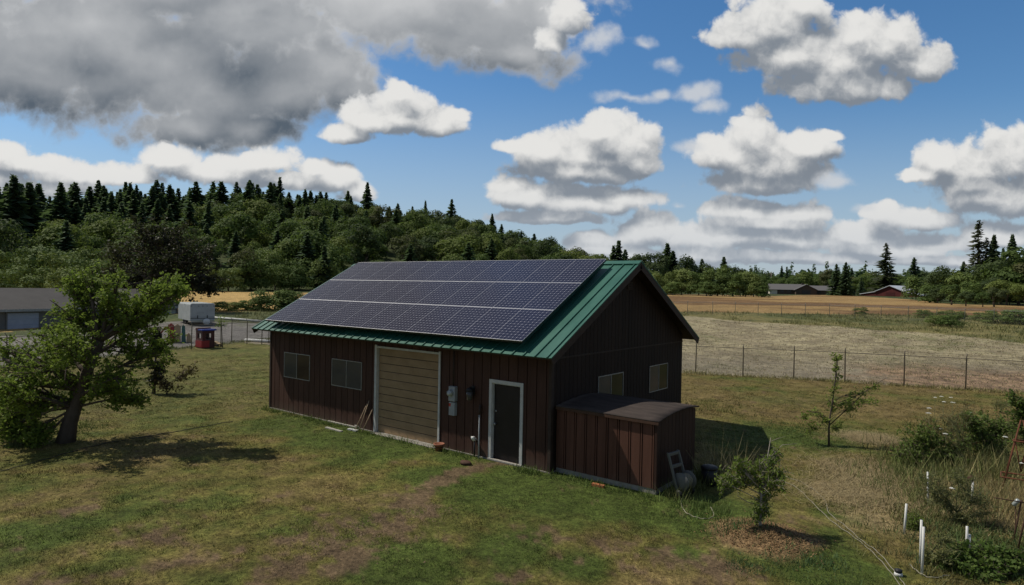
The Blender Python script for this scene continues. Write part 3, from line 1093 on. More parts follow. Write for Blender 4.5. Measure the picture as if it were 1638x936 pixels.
    for a, b2, d_, cc in zip(x[k], y[k], d[k], lc[k]):
        n = 7
        px_.append(rng.normal(a, 0.035, n)); py_.append(rng.normal(b2, 0.035, n))
        hs.append(rng.uniform(0.015, 0.06, n))
        m_ = rng.uniform(0, 1)
        cs.append((cc * 0.45 + np.array([0.045, 0.085, 0.02]) * 0.55 if m_ < 0.62 else cc * 0.5 + np.array([0.24, 0.2, 0.09]) * 0.5) * rng.uniform(0.6, 1.35, (n, 1)))
    x, y, d = scatter_view(6000, 37, 80, 900, 1760, 1.0)
    k = zone(x, y) == 1
    for a, b2 in zip(x[k], y[k]):
        n = 4
        px_.append(rng.normal(a, 0.12, n)); py_.append(rng.normal(b2, 0.12, n))
        hs.append(rng.uniform(0.03, 0.13, n))
        cs.append(np.array([(0.27, 0.225, 0.13), (0.19, 0.165, 0.085), (0.29, 0.25, 0.15)][rng.integers(3)]) * rng.uniform(0.6, 1.3, (n, 1)))
    for (p, r, n, h0, h1, cc) in [((1530, 745), 1.5, 170, .3, .85, (0.15, 0.16, 0.06)), ((1500, 800), 1.1, 120, .25, .6, (0.14, 0.15, 0.055)), ((1580, 760), 1.2, 130, .3, .8, (0.20, 0.18, 0.08)),
                                  ((1620, 830), 1.0, 120, .25, .6, (0.22, 0.18, 0.085)), ((1460, 760), 0.9, 90, .2, .5, (0.13, 0.15, 0.05))]:
        q = ground_at(*p)
        tufts(rng.normal(q[0], r * 0.6, n), rng.normal(q[1], r * 0.6, n), rng.uniform(h0, h1, n), cc, 6, 0.12)
    # grassy humps on the yard beyond the fence and in the rough strip
    x, y, d = scatter_view(9000, 40, 125, 380, 1760, 1.0)
    zz = zone(x, y)
    k = ((zz == 1) & (fbm(x * 0.12, y * 0.12, 31) > 0.58) & (rng.uniform(0, 1, len(x)) < 0.5)) | ((zz == 2) & (fbm(x * 0.2, y * 0.2, 33) > 0.40))
    x, y, d = x[k], y[k], d[k]
    tufts(x, y, rng.uniform(0.06, 0.2, len(x)) * np.where(zone(x, y) == 2, 2.4, 0.8), (0.15, 0.15, 0.06), 9, 0.4)
    X, Y, H = np.concatenate(px_), np.concatenate(py_), np.concatenate(hs)
    C_ = np.concatenate(cs)
    _, dd = bearing(X, Y)
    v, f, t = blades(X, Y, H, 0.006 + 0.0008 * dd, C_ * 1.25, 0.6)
    me = np_mesh('weeds', v, f, M['blades'], tint=t)
    tag(link_mesh('weeds', me), 'taller weeds and seeding grass along walls, fences and beds', 'weeds', kind='stuff')
    # loose straw stalks
    X, Y = [], []
    for (c_, r) in STRAWS[:4] + STRAWS[4:6]:
        X.append(rng.normal(c_[0], r * 0.55, 2600)); Y.append(rng.normal(c_[1], r * 0.55, 2600))
    X, Y = np.concatenate(X), np.concatenate(Y)
    n = len(X)
    a = rng.uniform(0, math.pi, n)
    L = rng.uniform(0.05, 0.17, n)
    z = terrain(X, Y)
    p0 = np.stack([X - np.cos(a) * L, Y - np.sin(a) * L, z + rng.uniform(0.01, 0.05, n)], -1)
    p1 = np.stack([X + np.cos(a) * L, Y + np.sin(a) * L, z + rng.uniform(0.02, 0.10, n)], -1)
    sd = np.stack([-np.sin(a), np.cos(a), np.zeros(n)], -1) * 0.0035
    V = np.stack([p0 - sd, p0 + sd, p1 + sd, p1 - sd], 1).reshape(-1, 3)
    col_ = np.repeat(np.array([0.40, 0.32, 0.17]) * rng.uniform(0.45, 1.15, (n, 1)), 4, axis=0)
    me = np_mesh('straw', V, np.arange(4 * n).reshape(n, 4), M['blades'], tint=col_)
    tag(link_mesh('straw', me), 'loose pale straw and cut dry stalks strewn over the garden', 'straw', kind='stuff')
    # bark chips on the mound
    n = 2600
    X, Y = rng.normal(MOUND[0], 0.40, n), rng.normal(MOUND[1], 0.40, n)
    z = terrain(X, Y) + 0.19 * np.exp(-((X - MOUND[0]) ** 2 + (Y - MOUND[1]) ** 2) / 0.5) + 0.008
    a, L = rng.uniform(0, math.pi, n), rng.uniform(0.01, 0.035, n)
    t_ = np.stack([np.cos(a) * L, np.sin(a) * L, rng.uniform(-0.01, 0.02, n)], -1)
    sd = np.stack([-np.sin(a), np.cos(a), rng.uniform(-.4, .4, n)], -1) * 0.009
    p = np.stack([X, Y, z], -1)
    V = np.stack([p - t_ - sd, p - t_ + sd, p + t_ + sd, p + t_ - sd], 1).reshape(-1, 3)
    col_ = np.repeat(np.array([0.26, 0.165, 0.082]) * rng.uniform(0.4, 1.3, (n, 1)), 4, axis=0)
    me = np_mesh('mulch', V, np.arange(4 * n).reshape(n, 4), M['blades'], tint=col_)
    tag(link_mesh('mulch', me), 'orange brown bark mulch heaped round the young leafy tree', 'mulch', kind='stuff')
    # crumbs of earth on the scuffed path
    X, Y = [], []
    for (c_, r) in SCUFF[:3]:
        X.append(rng.normal(c_[0], r * 0.5, 350)); Y.append(rng.normal(c_[1], r * 0.4, 350))
    X, Y = np.concatenate(X), np.concatenate(Y)
    n = len(X)
    s = rng.uniform(0.006, 0.024, n) * rng.uniform(0.5, 1.3, n)
    p = np.stack([X, Y, terrain(X, Y)], -1)
    tet = np.array([(1, 0, 0), (-0.6, 0.8, 0), (-0.5, -0.9, 0), (0.1, 0.1, 0.9)])
    V = p[:, None] + tet[None] * s[:, None, None] * rng.uniform(0.6, 1.4, (n, 4, 1))
    F = (np.array([(0, 1, 3), (1, 2, 3), (2, 0, 3)])[None] + 4 * np.arange(n)[:, None, None]).reshape(-1, 3)
    col_ = np.repeat(np.array([0.19, 0.135, 0.085]) * rng.uniform(0.5, 1.35, (n, 1)), 4, axis=0)
    me = np_mesh('dirt', V.reshape(-1, 3), F, M['blades'], tint=col_)
    tag(link_mesh('dirt', me), 'loose brown clods of earth on the worn patch of lawn', 'dirt', kind='stuff')


build_grass()


# ------------------------------------------------------------------ barn
ZE = HW - OHF * TS
UMAX = (BW / 2 + OHF) / CS


def SP(x, u, h, back=False):
    y = -OHF + u * CS - h * SS
    z = ZE + u * SS + h * CS
    return (x, BW - y if back else y, z)


def slope_box(mb, x0, x1, u0, u1, h0, h1, back=False):
    V = [SP(x, u, h, back) for h in (h0, h1) for u in (u0, u1) for x in (x0, x1)]
    F = [(0, 2, 3, 1), (4, 5, 7, 6), (0, 1, 5, 4), (2, 6, 7, 3), (0, 4, 6, 2), (1, 3, 7, 5)]
    if back:
        F = [f[::-1] for f in F]
    mb.add(V, F)


def minus(z0, z1, cuts):
    seg = [(z0, z1)]
    for a, b in cuts:
        out = []
        for s0, s1 in seg:
            if b <= s0 or a >= s1:
                out.append((s0, s1))
            else:
                if a > s0:
                    out.append((s0, a))
                if b < s1:
                    out.append((b, s1))
        seg = out
    return [s for s in seg if s[1] - s[0] > 0.01]


barn = thing('barn', 'dark brown wooden barn with green metal roof, white framed door and tan garage door', 'barn')
GAR = (6.02, 8.74, 0.02, 2.68)
DOOR = (10.74, 11.70, 0.05, 2.085)


def boarded_front(y_face, y_back, gap, x0, x1, z0, z1, pitch, openings, start=0.0):
    mb = MB()
    xs = sorted({round(start + k * pitch, 4) for k in range(int((x1 - x0) / pitch) + 2)} | {x0, x1} | {o[0] for o in openings} | {o[1] for o in openings})
    xs = [x for x in xs if x0 <= x <= x1]
    edges = {o[0] for o in openings} | {o[1] for o in openings} | {x0, x1}
    for a, b in zip(xs[:-1], xs[1:]):
        ga = 0 if a in edges else gap / 2
        gb = 0 if b in edges else gap / 2
        if b - a < gap * 1.5:
            continue
        cuts = [(o[2], o[3]) for o in openings if a >= o[0] - 1e-6 and b <= o[1] + 1e-6]
        for s0, s1 in minus(z0, z1, cuts):
            mb.box(a + ga, b - gb, y_face, y_back, s0, s1)
    return mb


ZT = HW - 0.14
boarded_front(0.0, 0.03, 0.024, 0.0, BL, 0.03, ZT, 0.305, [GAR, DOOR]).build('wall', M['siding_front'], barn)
bk = boarded_front(0.03, 0.12, 0.0, 0.03, BL - 0.03, 0.0, ZT, 20.0, [GAR, DOOR])
bk.box(0.03, BL - 0.03, BW - 0.12, BW, 0.0, ZT)
bk.build('wall_framing', M['black'], barn)


def gable(x_face, x_back, pitch, gap, name, under):
    mb = MB()
    ys = sorted({round(k * pitch, 4) for k in range(int(BW / pitch) + 1)} | {0.0, BW, BW / 2})
    zr = lambda y: HW + TS * min(y, BW - y) - under
    for a, b in zip(ys[:-1], ys[1:]):
        if b - a < gap * 1.6:
            continue
        a2, b2 = a + gap / 2, b - gap / 2
        mb.prism([(a2, 0.03), (b2, 0.03), (b2, zr(b2)), (a2, zr(a2))], 0, min(x_face, x_back), max(x_face, x_back))
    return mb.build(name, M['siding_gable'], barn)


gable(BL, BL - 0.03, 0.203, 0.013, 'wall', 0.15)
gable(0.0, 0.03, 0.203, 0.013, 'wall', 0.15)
mb = MB()
mb.prism([(0.12, 0.0), (BW - 0.12, 0.0), (BW - 0.12, HW - 0.2), (BW / 2, HW + TS * BW / 2 - 0.25), (0.12, HW - 0.2)], 0, BL - 0.10, BL - 0.03)
mb.prism([(0.12, 0.0), (BW - 0.12, 0.0), (BW - 0.12, HW - 0.2), (BW / 2, HW + TS * BW / 2 - 0.25), (0.12, HW - 0.2)], 0, 0.03, 0.10)
mb.build('wall_framing', M['black'], barn)
# horizontal joint board across the gable and corner boards
mb = MB()
mb.box(BL + 0.001, BL + 0.012, 0.0, BW, 2.86, 2.90)
mb.build('joint_strip', M['brown_trim'], barn)
mb = MB()
mb.box(BL - 0.07, BL + 0.022, -0.022, -0.001, 0.02, ZT)
mb.box(BL + 0.001, BL + 0.022, -0.001, 0.08, 0.02, ZT)
mb.build('corner_board', M['brown_trim'], barn)
mb = MB()
mb.box(-0.022, 0.07, -0.022, -0.001, 0.02, ZT)
mb.build('corner_board', M['brown_trim'], barn)
mb = MB()
mb.box(-0.02, BL + 0.02, -0.03, BW + 0.02, -0.25, 0.028)
mb.build('foundation', M['concrete'], barn)

# roof: metal skin with standing seams over a dark deck
mb = MB()
for bkw in (False, True):
    slope_box(mb, -OHL, BL + OHR, 0.0, UMAX, -0.018, 0.0, bkw)
    xs = np.arange(-OHL + 0.06, BL + OHR, 0.356)
    for x in xs:
        slope_box(mb, x - 0.014, x + 0.014, -0.012, UMAX - 0.05, 0.0, 0.034, bkw)
    slope_box(mb, -OHL - 0.012, -OHL + 0.03, -0.012, UMAX, 0.001, 0.020, bkw)
    slope_box(mb, BL + OHR - 0.03, BL + OHR + 0.012, -0.012, UMAX, 0.001, 0.020, bkw)
roof = mb.build('roof', M['green_metal'], barn)
mb = MB()
for bkw in (False, True):
    slope_box(mb, -OHL - 0.02, BL + OHR + 0.02, UMAX - 0.20, UMAX + 0.004, 0.036, 0.046, bkw)
    slope_box(mb, -OHL - 0.02, BL + OHR + 0.02, UMAX - 0.21, UMAX - 0.195, 0.0, 0.046, bkw)
mb.build('ridge_cap', M['green_metal'], roof)
mb = MB()
for bkw in (False, True):
    slope_box(mb, -OHL + 0.03, BL + OHR - 0.03, 0.02, UMAX - 0.02, -0.045, -0.02, bkw)
    for x in np.arange(0.0, BL + 0.1, 0.61):
        slope_box(mb, x - 0.02, x + 0.02, 0.12, OHF / CS + 0.1, -0.15, -0.046, bkw)
mb.build('rafter_deck', M['brown_trim'], roof)
mb = MB()
for bkw in (False, True):
    for xa, xb in ((-OHL - 0.004, -OHL + 0.026), (BL + OHR - 0.026, BL + OHR + 0.004)):
        slope_box(mb, xa, xb, -0.006, UMAX - 0.035, -0.20, -0.019, bkw)
    slope_box(mb, -OHL + 0.03, BL + OHR - 0.03, 0.0, 0.018, -0.06, -0.02, bkw)
mb.build('fascia', M['brown_trim'], roof)
mb = MB()
for row in range(3):
    for q in (0.35, 1.2):
        slope_box(mb, 0.37, 11.92, 0.20 + row * 1.572 + q, 0.20 + row * 1.572 + q + 0.04, 0.205, 0.248)
for x in np.arange(0.6, 11.9, 1.42):
    for row in range(3):
        for q in (0.35, 1.2):
            slope_box(mb, x, x + 0.05, 0.20 + row * 1.572 + q, 0.20 + row * 1.572 + q + 0.04, 0.001, 0.204)
mb.build('mounting_rail', M['brown_trim'], roof)


def window(axis, lo, hi, z0, z1, p_mats, name='window', proud=0.02):
    """Slider window set flush in the wall; axis 0 = front wall, 1 = gable wall."""
    w_ = MB()
    fr = 0.026

    def bx(mb_, a, b, c_, d_, p0, p1):
        if axis == 0:
            mb_.box(a, b, -p1, -p0, c_, d_)
        else:
            mb_.box(BL + p0, BL + p1, a, b, c_, d_)
    mid = (lo + hi) / 2
    for a, b, c_, d_ in ((lo, lo + fr, z0, z1), (hi - fr, hi, z0, z1), (lo + fr, hi - fr, z0, z0 + fr), (lo + fr, hi - fr, z1 - fr, z1),
                         (mid - 0.012, mid + 0.012, z0 + fr, z1 - fr)):
        bx(w_, a, b, c_, d_, 0.002, proud)
    o = w_.build(name, M['steel'], barn)
    for (a, b), m, dp in (((lo + fr, mid - 0.012), p_mats[0], 0.010), ((mid + 0.012, hi - fr), p_mats[1], 0.007)):
        g = MB()
        bx(g, a, b, z0 + fr, z1 - fr, 0.002, dp)
        g.build('pane', m, o)
    return o


window(0, 0.92, 2.49, 1.25, 2.155, (M['pane_grey'], M['pane_brown']))
window(0, 3.73, 5.30, 1.25, 2.155, (M['pane_grey'], M['pane_grey']))
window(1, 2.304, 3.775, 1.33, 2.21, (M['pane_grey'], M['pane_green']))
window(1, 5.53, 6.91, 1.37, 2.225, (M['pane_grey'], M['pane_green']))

# garage door
gd = MB()
z = GAR[2] + 0.01
k = 0
for k in range(11):
    zz0 = GAR[2] + k * 0.2418
    gd.box(GAR[0] + 0.012, GAR[1] - 0.012, 0.075, 0.10, zz0 + 0.008, zz0 + 0.2418 - 0.008)
gdo = gd.build('garage_door', M['tan_paint'], barn, bevel=0.006)
g2 = MB()
g2.box(GAR[0], GAR[1], 0.10, 0.115, GAR[2], GAR[3])
g2.build('backing', M['black'], gdo)
g3 = MB()
g3.box(GAR[0] - 0.09, GAR[0] + 0.005, -0.028, 0.10, 0.0, GAR[3] + 0.09)
g3.box(GAR[1] - 0.005, GAR[1] + 0.06, -0.028, 0.10, 0.0, GAR[3] + 0.09)
g3.box(GAR[0] + 0.005, GAR[1] - 0.005, -0.026, 0.10, GAR[3], GAR[3] + 0.06)
g3.build('door_frame', M['white_paint'], gdo)
g4 = MB()
g4.box(GAR[0] - 0.05, GAR[1] + 0.05, -0.20, 0.13, -0.2, 0.018)
g4.build('sill', M['concrete'], gdo)

# entry door
ed = MB()
ed.box(DOOR[0] + 0.02, DOOR[1] - 0.02, 0.07, 0.115, 0.06, DOOR[3] - 0.02)
edo = ed.build('door', M['door_brown'], barn)
e2 = MB()
e2.box(DOOR[0] - 0.09, DOOR[0], -0.030, -0.002, 0.03, DOOR[3] + 0.09)
e2.box(DOOR[1], DOOR[1] + 0.09, -0.030, -0.002, 0.03, DOOR[3] + 0.09)
e2.box(DOOR[0], DOOR[1], -0.030, -0.002, DOOR[3], DOOR[3] + 0.09)
for a, b in ((DOOR[0] + 0.002, DOOR[0] + 0.022), (DOOR[1] - 0.022, DOOR[1] - 0.002)):
    e2.box(a, b, 0.0, 0.12, 0.05, DOOR[3] - 0.002)
e2.box(DOOR[0] + 0.022, DOOR[1] - 0.022, 0.0, 0.12, DOOR[3] - 0.022, DOOR[3] - 0.002)
e2.build('door_frame', M['white_paint'], edo)
e3 = MB()
e3.box(DOOR[0] - 0.09, DOOR[1] + 0.09, -0.07, 0.12, 0.01, 0.049)
e3.build('threshold', M['wood_grey'], edo)
for zz in (0.98, 1.32):
    h = MB()
    h.lathe([(0.012, 0.07), (0.014, 0.03), (0.032, 0.022), (0.036, 0.0), (0.02, -0.012)] if zz < 1 else [(0.028, 0.07), (0.028, 0.055), (0.015, 0.05)],
            12, (DOOR[0] + 0.09, 0.0, zz), 1)
    h.build('handle', M['steel'], edo)

# gable vent
v = MB()
for k in range(5):
    v.box(BL + 0.002, BL + 0.03, 3.92, 4.22, 4.66 + k * 0.05, 4.69 + k * 0.05)
v.build('vent', M['brown_trim'], barn)

# solar panels: 3 rows of 11
ROWN = ('bottom', 'middle', 'top')
ORD = ('first', 'second', 'third', 'fourth', 'fifth', 'sixth', 'seventh', 'eighth', 'ninth', 'tenth', 'eleventh')
PW, PH = 1.046, 1.559
fm = MB()
for c_, d_ in ((0, 0.011), (PH - 0.011, PH)):
    fm.box(0, PW, c_, d_, 0.034, 0.046)
for a, b in ((0.0, 0.0015), (PW - 0.0015, PW)):
    fm.box(a, b, 0.011, PH - 0.011, 0.034, 0.040)
frame_me = fm.mesh('frame', M['alu'])
fm = MB()
for a, b, c_, d_ in ((0, 0.009, 0, PH), (PW - 0.009, PW, 0, PH), (0.009, PW - 0.009, 0, 0.009), (0.009, PW - 0.009, PH - 0.009, PH)):
    fm.box(a, b, c_, d_, -0.02, 0.0335)
side_me = fm.mesh('frame_side', M['black'])
cm = MB()
cm.box(0.002, PW - 0.002, 0.0115, PH - 0.0115, 0.036, 0.0425)
cells_me = cm.mesh('cell_sheet', M['cells'])
for row in range(3):
    for k in range(11):
        lab = 'dark solar panel in the %s row of the roof array, %s from the left' % (ROWN[row], ORD[k])
        p = thing('solar_panel', lab, 'solar panel', SP(0.50 + k * 1.056, 0.20 + row * 1.572, 0.25), 0, 'solar panels on the barn roof')
        p.rotation_euler = (SL, 0, 0)
        link_mesh('frame', frame_me, p)
        link_mesh('frame_side', side_me, p)
        link_mesh('cell_sheet', cells_me, p)

# ------------------------------------------------------------------ things on and along the front wall
em = thing('electric_meter', 'grey electric meter and switch box on the brown wall right of garage door', 'electric meter', (9.36, 0, 0))
m1 = MB()
m1.box(-0.12, 0.12, -0.13, -0.001, 1.42, 1.84)
m1.build('meter_box', M['grey_box'], em, bevel=0.012)
m2 = MB()
m2.lathe([(0.085, -0.131), (0.088, -0.16), (0.075, -0.23), (0.0, -0.235)], 18, (-0.02, 0, 1.66), 1)
m2.build('meter_glass', M['bottle_glass'], em)
m3 = MB()
m3.lathe([(0.092, -0.1305), (0.100, -0.145), (0.090, -0.150)], 18, (-0.02, 0, 1.66), 1)
m3.build('ring', M['steel'], em)
m4 = MB()
m4.box(-0.11, 0.11, -0.12, -0.001, 1.02, 1.39)
m4.build('switch_box', M['grey_box'], em, bevel=0.012)
m5 = MB()
m5.box(-0.10, -0.03, -0.1235, -0.1205, 1.27, 1.36)
m5.build('warning_label', M['red_sticker'], em)
m6 = MB()
m6.tube([(0.0, -0.06, 1.83), (0.0, -0.06, 2.95)], 0.022, 8)
m6.build('conduit', M['brown_trim'], em)

wl = thing('wall_lantern', 'dark coach lantern with grey glass on the wall between meter and door', 'lantern', (10.06, 0, 0))
m1 = MB()
m1.box(-0.06, 0.06, -0.03, -0.001, 1.70, 1.92)
m1.tube([(0, -0.03, 1.84), (0, -0.12, 1.90), (0, -0.15, 1.86)], 0.012, 6)
m1.build('bracket', M['black'], wl)
m2 = MB()
m2.lathe([(0.125, 1.80), (0.09, 1.86), (0.02, 1.90)], 6, (0, -0.15, 0))
m2.build('cap', M['black'], wl)
m3 = MB()
m3.lathe([(0.075, 1.55), (0.105, 1.79)], 6, (0, -0.15, 0))
m3.build('glass', M['pane_grey'], wl)

ps = thing('pipe_post', 'thin grey standpipe leaning against the wall just left of the door', 'pipe', (10.38, -0.10, 0))
m1 = MB()
m1.tube([(0.02, -0.02, -0.1), (0.0, 0.0, 1.18)], 0.020, 8)
m1.build('pipe', M['grey_box'], ps)
m1 = MB()
m1.tube([(0.0, 0.0, 1.18), (-0.005, 0.03, 1.45)], 0.034, 8)
m1.build('sleeve', M['brown_trim'], ps)
vc = thing('vent_cap', 'small white pipe cap on the wall beside the thin grey standpipe', 'vent', (10.19, 0, 0))
m1 = MB()
m1.tube([(0, -0.001, 0.46), (0, -0.10, 0.47), (0, -0.13, 0.52), (0, -0.13, 0.56)], [0.04, 0.045, 0.055, 0.055], 10)
m1.build('cap', M['white_plastic'], vc)
m1 = MB()
m1.tube([(0.0, -0.06, -0.05), (0.0, -0.06, 0.44)], 0.022, 8)
m1.build('pipe', M['black'], vc)

fp = thing('flower_pot', 'wide terracotta pot on the grass at right foot of garage door', 'pot', (9.02, -0.24, 0))
m1 = MB()
m1.lathe([(0.10, 0.0), (0.13, 0.15), (0.155, 0.155), (0.16, 0.20), (0.135, 0.20), (0.125, 0.13)], 20)
m1.build('pot', M['terracotta'], fp)
m1 = MB()
m1.lathe([(0.126, 0.10), (0.118, 0.14), (0.05, 0.15)], 16)
m1.build('soil', M['black'], fp)

for (x0, x1_, zt, lb) in ((5.36, 5.62, 0.86, 'long thin pale wooden stake leaning on wall left of garage door, first of three'),
                          (5.55, 5.72, 0.98, 'tallest thin wooden stake leaning on wall left of garage door'),
                          (5.70, 5.90, 0.74, 'shortest thin wooden stake leaning against left jamb of garage door')):
    s_ = MB()
    s_.tube([(x0, -0.30, 0.0), ((x0 + x1_) / 2, -0.17, zt / 2), (x1_, -0.045, zt)], 0.016, 5)
    tag(s_.build('wooden_stake', M['wood_pale']), lb, 'stake', 'stakes leaning by the garage door')

for (px, py, L_, w2, h2, rz, lb) in ((548, 680, 1.5, 0.09, 0.05, 0.03, 'long weathered board lying on grass along the wall below second window'),
                                     (534, 688, 0.85, 0.10, 0.04, -0.04, 'grey board lying on grass in front of the long weathered board'),
                                     (565, 689, 0.42, 0.13, 0.05, 0.1, 'short bright white board end lying in grass near the stakes'),
                                     (660, 703, 0.75, 0.16, 0.05, -0.05, 'pale broken slab lying in the grass before the garage door')):
    q = ground_at(px, py)
    b_ = MB()
    b_.box(-L_ / 2, L_ / 2, -w2 / 2, w2 / 2, 0.0, h2)
    tag(b_.build('board', M['white_paint'] if 'white' in lb else M['wood_grey'], None, q, rz, bevel=0.006), lb, 'board')
q = ground_at(957, 779)
b_ = MB()
b_.box(-0.16, 0.16, -0.05, 0.05, 0.0, 0.07)
tag(b_.build('brick', M['brick'], None, q, 0.05, bevel=0.006), 'orange red brick lying in grass at the foot of the brown shed', 'brick')
for (px, py, s_, lb) in ((575, 684, 0.16, 'rough grey stone by the wall between boards and stakes'), (745, 743, 0.13, 'brown stone lump at the worn hollow left of the standpipe')):
    q = ground_at(px, py)
    bm_ = MB()
    pr = [(s_ * 0.7, 0.0), (s_, s_ * 0.3), (s_ * 0.75, s_ * 0.62), (s_ * 0.2, s_ * 0.75)]
    bm_.lathe(pr, 9)
    bm_.V = [(v_[0] * random.uniform(0.8, 1.2) * 1.4, v_[1] * random.uniform(0.8, 1.2), v_[2] * random.uniform(0.85, 1.1)) for v_ in bm_.V]
    tag(bm_.build('stone', M['concrete'] if 'grey' in lb else M['rust_dark'], None, q), lb, 'stone')

# ------------------------------------------------------------------ lean-to shed
SX0, SX1, SY0, SY1, SZ = BL + 0.03, 15.42, 0.22, 2.50, 1.66
shed = thing('shed', 'low reddish brown storage shed with dark curved roof against the barn gable', 'shed')
mb = MB()
x = SX0
while x < SX1 - 0.05:
    b0 = min(x + 0.222, SX1)
    mb.box(x, b0, SY0, SY0 + 0.03, 0.12, SZ - 0.002)
    if b0 + 0.055 < SX1:
        mb.box(b0 + 0.022, b0 + 0.052, SY0 - 0.004, SY0 + 0.03, 0.12, SZ - 0.002)
    x += 0.299
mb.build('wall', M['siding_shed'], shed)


def shed_top(y):
    t = (y - SY0) / (SY1 - SY0)
    return SZ + 0.10 * math.sin(math.pi * min(max(t, 0), 1)) + 0.03 * t


mb = MB()
ys = np.arange(SY0 + 0.031, SY1 - 0.02, 0.203)
for a in ys:
    b = min(a + 0.190, SY1)
    mb.prism([(a, 0.12), (b, 0.12), (b, shed_top(b) - 0.012), (a, shed_top(a) - 0.012)], 0, SX1 - 0.03, SX1)
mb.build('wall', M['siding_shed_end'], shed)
mb = MB()
mb.box(SX0 + 0.01, SX1 - 0.032, SY0 + 0.032, SY1 - 0.04, 0.05, SZ - 0.03)
mb.build('wall_framing', M['black'], shed)
mb = MB()
mb.box(SX0, SX1 - 0.005, SY0 + 0.012, SY1 - 0.03, -0.2, 0.118)
mb.build('foundation', M['concrete'], shed)
mb = MB()
mb.box(SX1 - 0.045, SX1 + 0.014, SY0 - 0.018, SY0 - 0.006, 0.11, SZ - 0.01)
mb.box(SX1 + 0.002, SX1 + 0.014, SY0 - 0.006, SY0 + 0.06, 0.11, SZ - 0.01)
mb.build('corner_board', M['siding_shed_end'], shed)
V, F = [], []
ny, nx = 15, 12
for lay in (0.0, 0.028):
    for i in range(ny):
        y = SY0 - 0.06 + (SY1 - SY0 + 0.12) * i / (ny - 1)
        for j in range(nx):
            x = SX0 + (SX1 + 0.07 - SX0) * j / (nx - 1)
            wob = 0.014 * math.sin(x * 4.2 + y * 2.0) * math.sin(math.pi * i / (ny - 1))
            V.append((x, y, shed_top(y) + lay + wob + 0.006))
n1_ = ny * nx
for i in range(ny - 1):
    for j in range(nx - 1):
        a = i * nx + j
        F.append((n1_ + a, n1_ + a + 1, n1_ + a + nx + 1, n1_ + a + nx))
        F.append((a, a + nx, a + nx + 1, a + 1))
for i in range(ny - 1):
    for j in (0, nx - 1):
        a = i * nx + j
        F.append((a, a + nx, n1_ + a + nx, n1_ + a))
for j in range(nx - 1):
    for i in (0, ny - 1):
        a = i * nx + j
        F.append((a, a + 1, n1_ + a + 1, n1_ + a))
mb = MB().add(V, F, True)
sr = mb.build('roof', M['shed_roof'], shed)
mb = MB()
mb.box(SX0, SX1 + 0.06, SY0 - 0.062, SY0 - 0.045, SZ - 0.06, SZ + 0.004)
mb.build('drip_edge', M['rust_dark'], sr)

# hose reel cart in the shade of the shed
q = ground_at(1087, 788)
hr = thing('hose_reel_cart', 'pale plastic garden hose reel cart standing against the end of the shed', 'hose reel', (15.78, 0.62, 0), -0.15)
m1 = MB()
for yy in (-0.21, 0.21):
    m1.prism([(0.14, 0.0), (0.20, 0.0), (-0.12, 0.95), (-0.18, 0.95)], 1, yy - 0.022, yy + 0.022)
for zz in (0.66, 0.92):
    xx = 0.17 - 0.32 * zz / 0.95
    m1.box(xx - 0.03, xx + 0.03, -0.188, 0.188, zz - 0.05, zz + 0.02)
m1.build('frame', M['reel_plastic'], hr, bevel=0.008)
for yy in (-0.17, 0.15):
    m1 = MB()
    m1.lathe([(0.05, yy), (0.21, yy), (0.21, yy + 0.02), (0.05, yy + 0.02)], 18, (0.16, 0, 0.34), 1)
    m1.build('drum_flange', M['reel_plastic'], hr)
m1 = MB()
pts = [(0.16 + 0.15 * math.cos(t * 0.5) * (1 + 0.1 * math.sin(t)), -0.13 + 0.25 * (t / 60.0), 0.34 + 0.15 * math.sin(t * 0.5)) for t in range(60)]
m1.tube(pts, 0.014, 6)
m1.build('coiled_hose', M['hose'], hr)
for yy in (-0.26, 0.235):
    m1 = MB()
    m1.lathe([(0.03, yy), (0.09, yy), (0.09, yy + 0.03), (0.03, yy + 0.03)], 14, (0.18, 0, 0.09), 1)
    m1.build('wheel', M['black'], hr)

q = ground_at(1134, 776)
bn = thing('lidded_bucket', 'dark lidded bucket in deep shade behind the hose reel cart', 'bucket', q)
m1 = MB()
m1.lathe([(0.16, 0.0), (0.19, 0.42)], 18)
m1.build('bucket', M['black'], bn)
m1 = MB()
m1.lathe([(0.20, 0.40), (0.205, 0.44), (0.15, 0.47), (0.0, 0.475)], 18)
m1.build('lid', M['black'], bn)

# ------------------------------------------------------------------ hoses, stakes and other garden things


def ground_line(pts, rad, lift=0.012, sub=6):
    P3 = [ground_at(*p) for p in pts]
    out = []
    n = len(P3)
    for i in range(n - 1):
        p0, p1, p2, p3 = P3[max(i - 1, 0)], P3[i], P3[i + 1], P3[min(i + 2, n - 1)]
        for k in range(sub):
            t = k / sub
            q = 0.5 * ((2 * p1) + (-p0 + p2) * t + (2 * p0 - 5 * p1 + 4 * p2 - p3) * t * t + (-p0 + 3 * p1 - 3 * p2 + p3) * t ** 3)
            out.append(q)
    out.append(P3[-1])
    out = [np.array([q[0], q[1], float(terrain(q[0], q[1])) + lift + 0.01 * math.sin(i * 1.7)]) for i, q in enumerate(out)]
    return MB().tube(out, rad, 6)


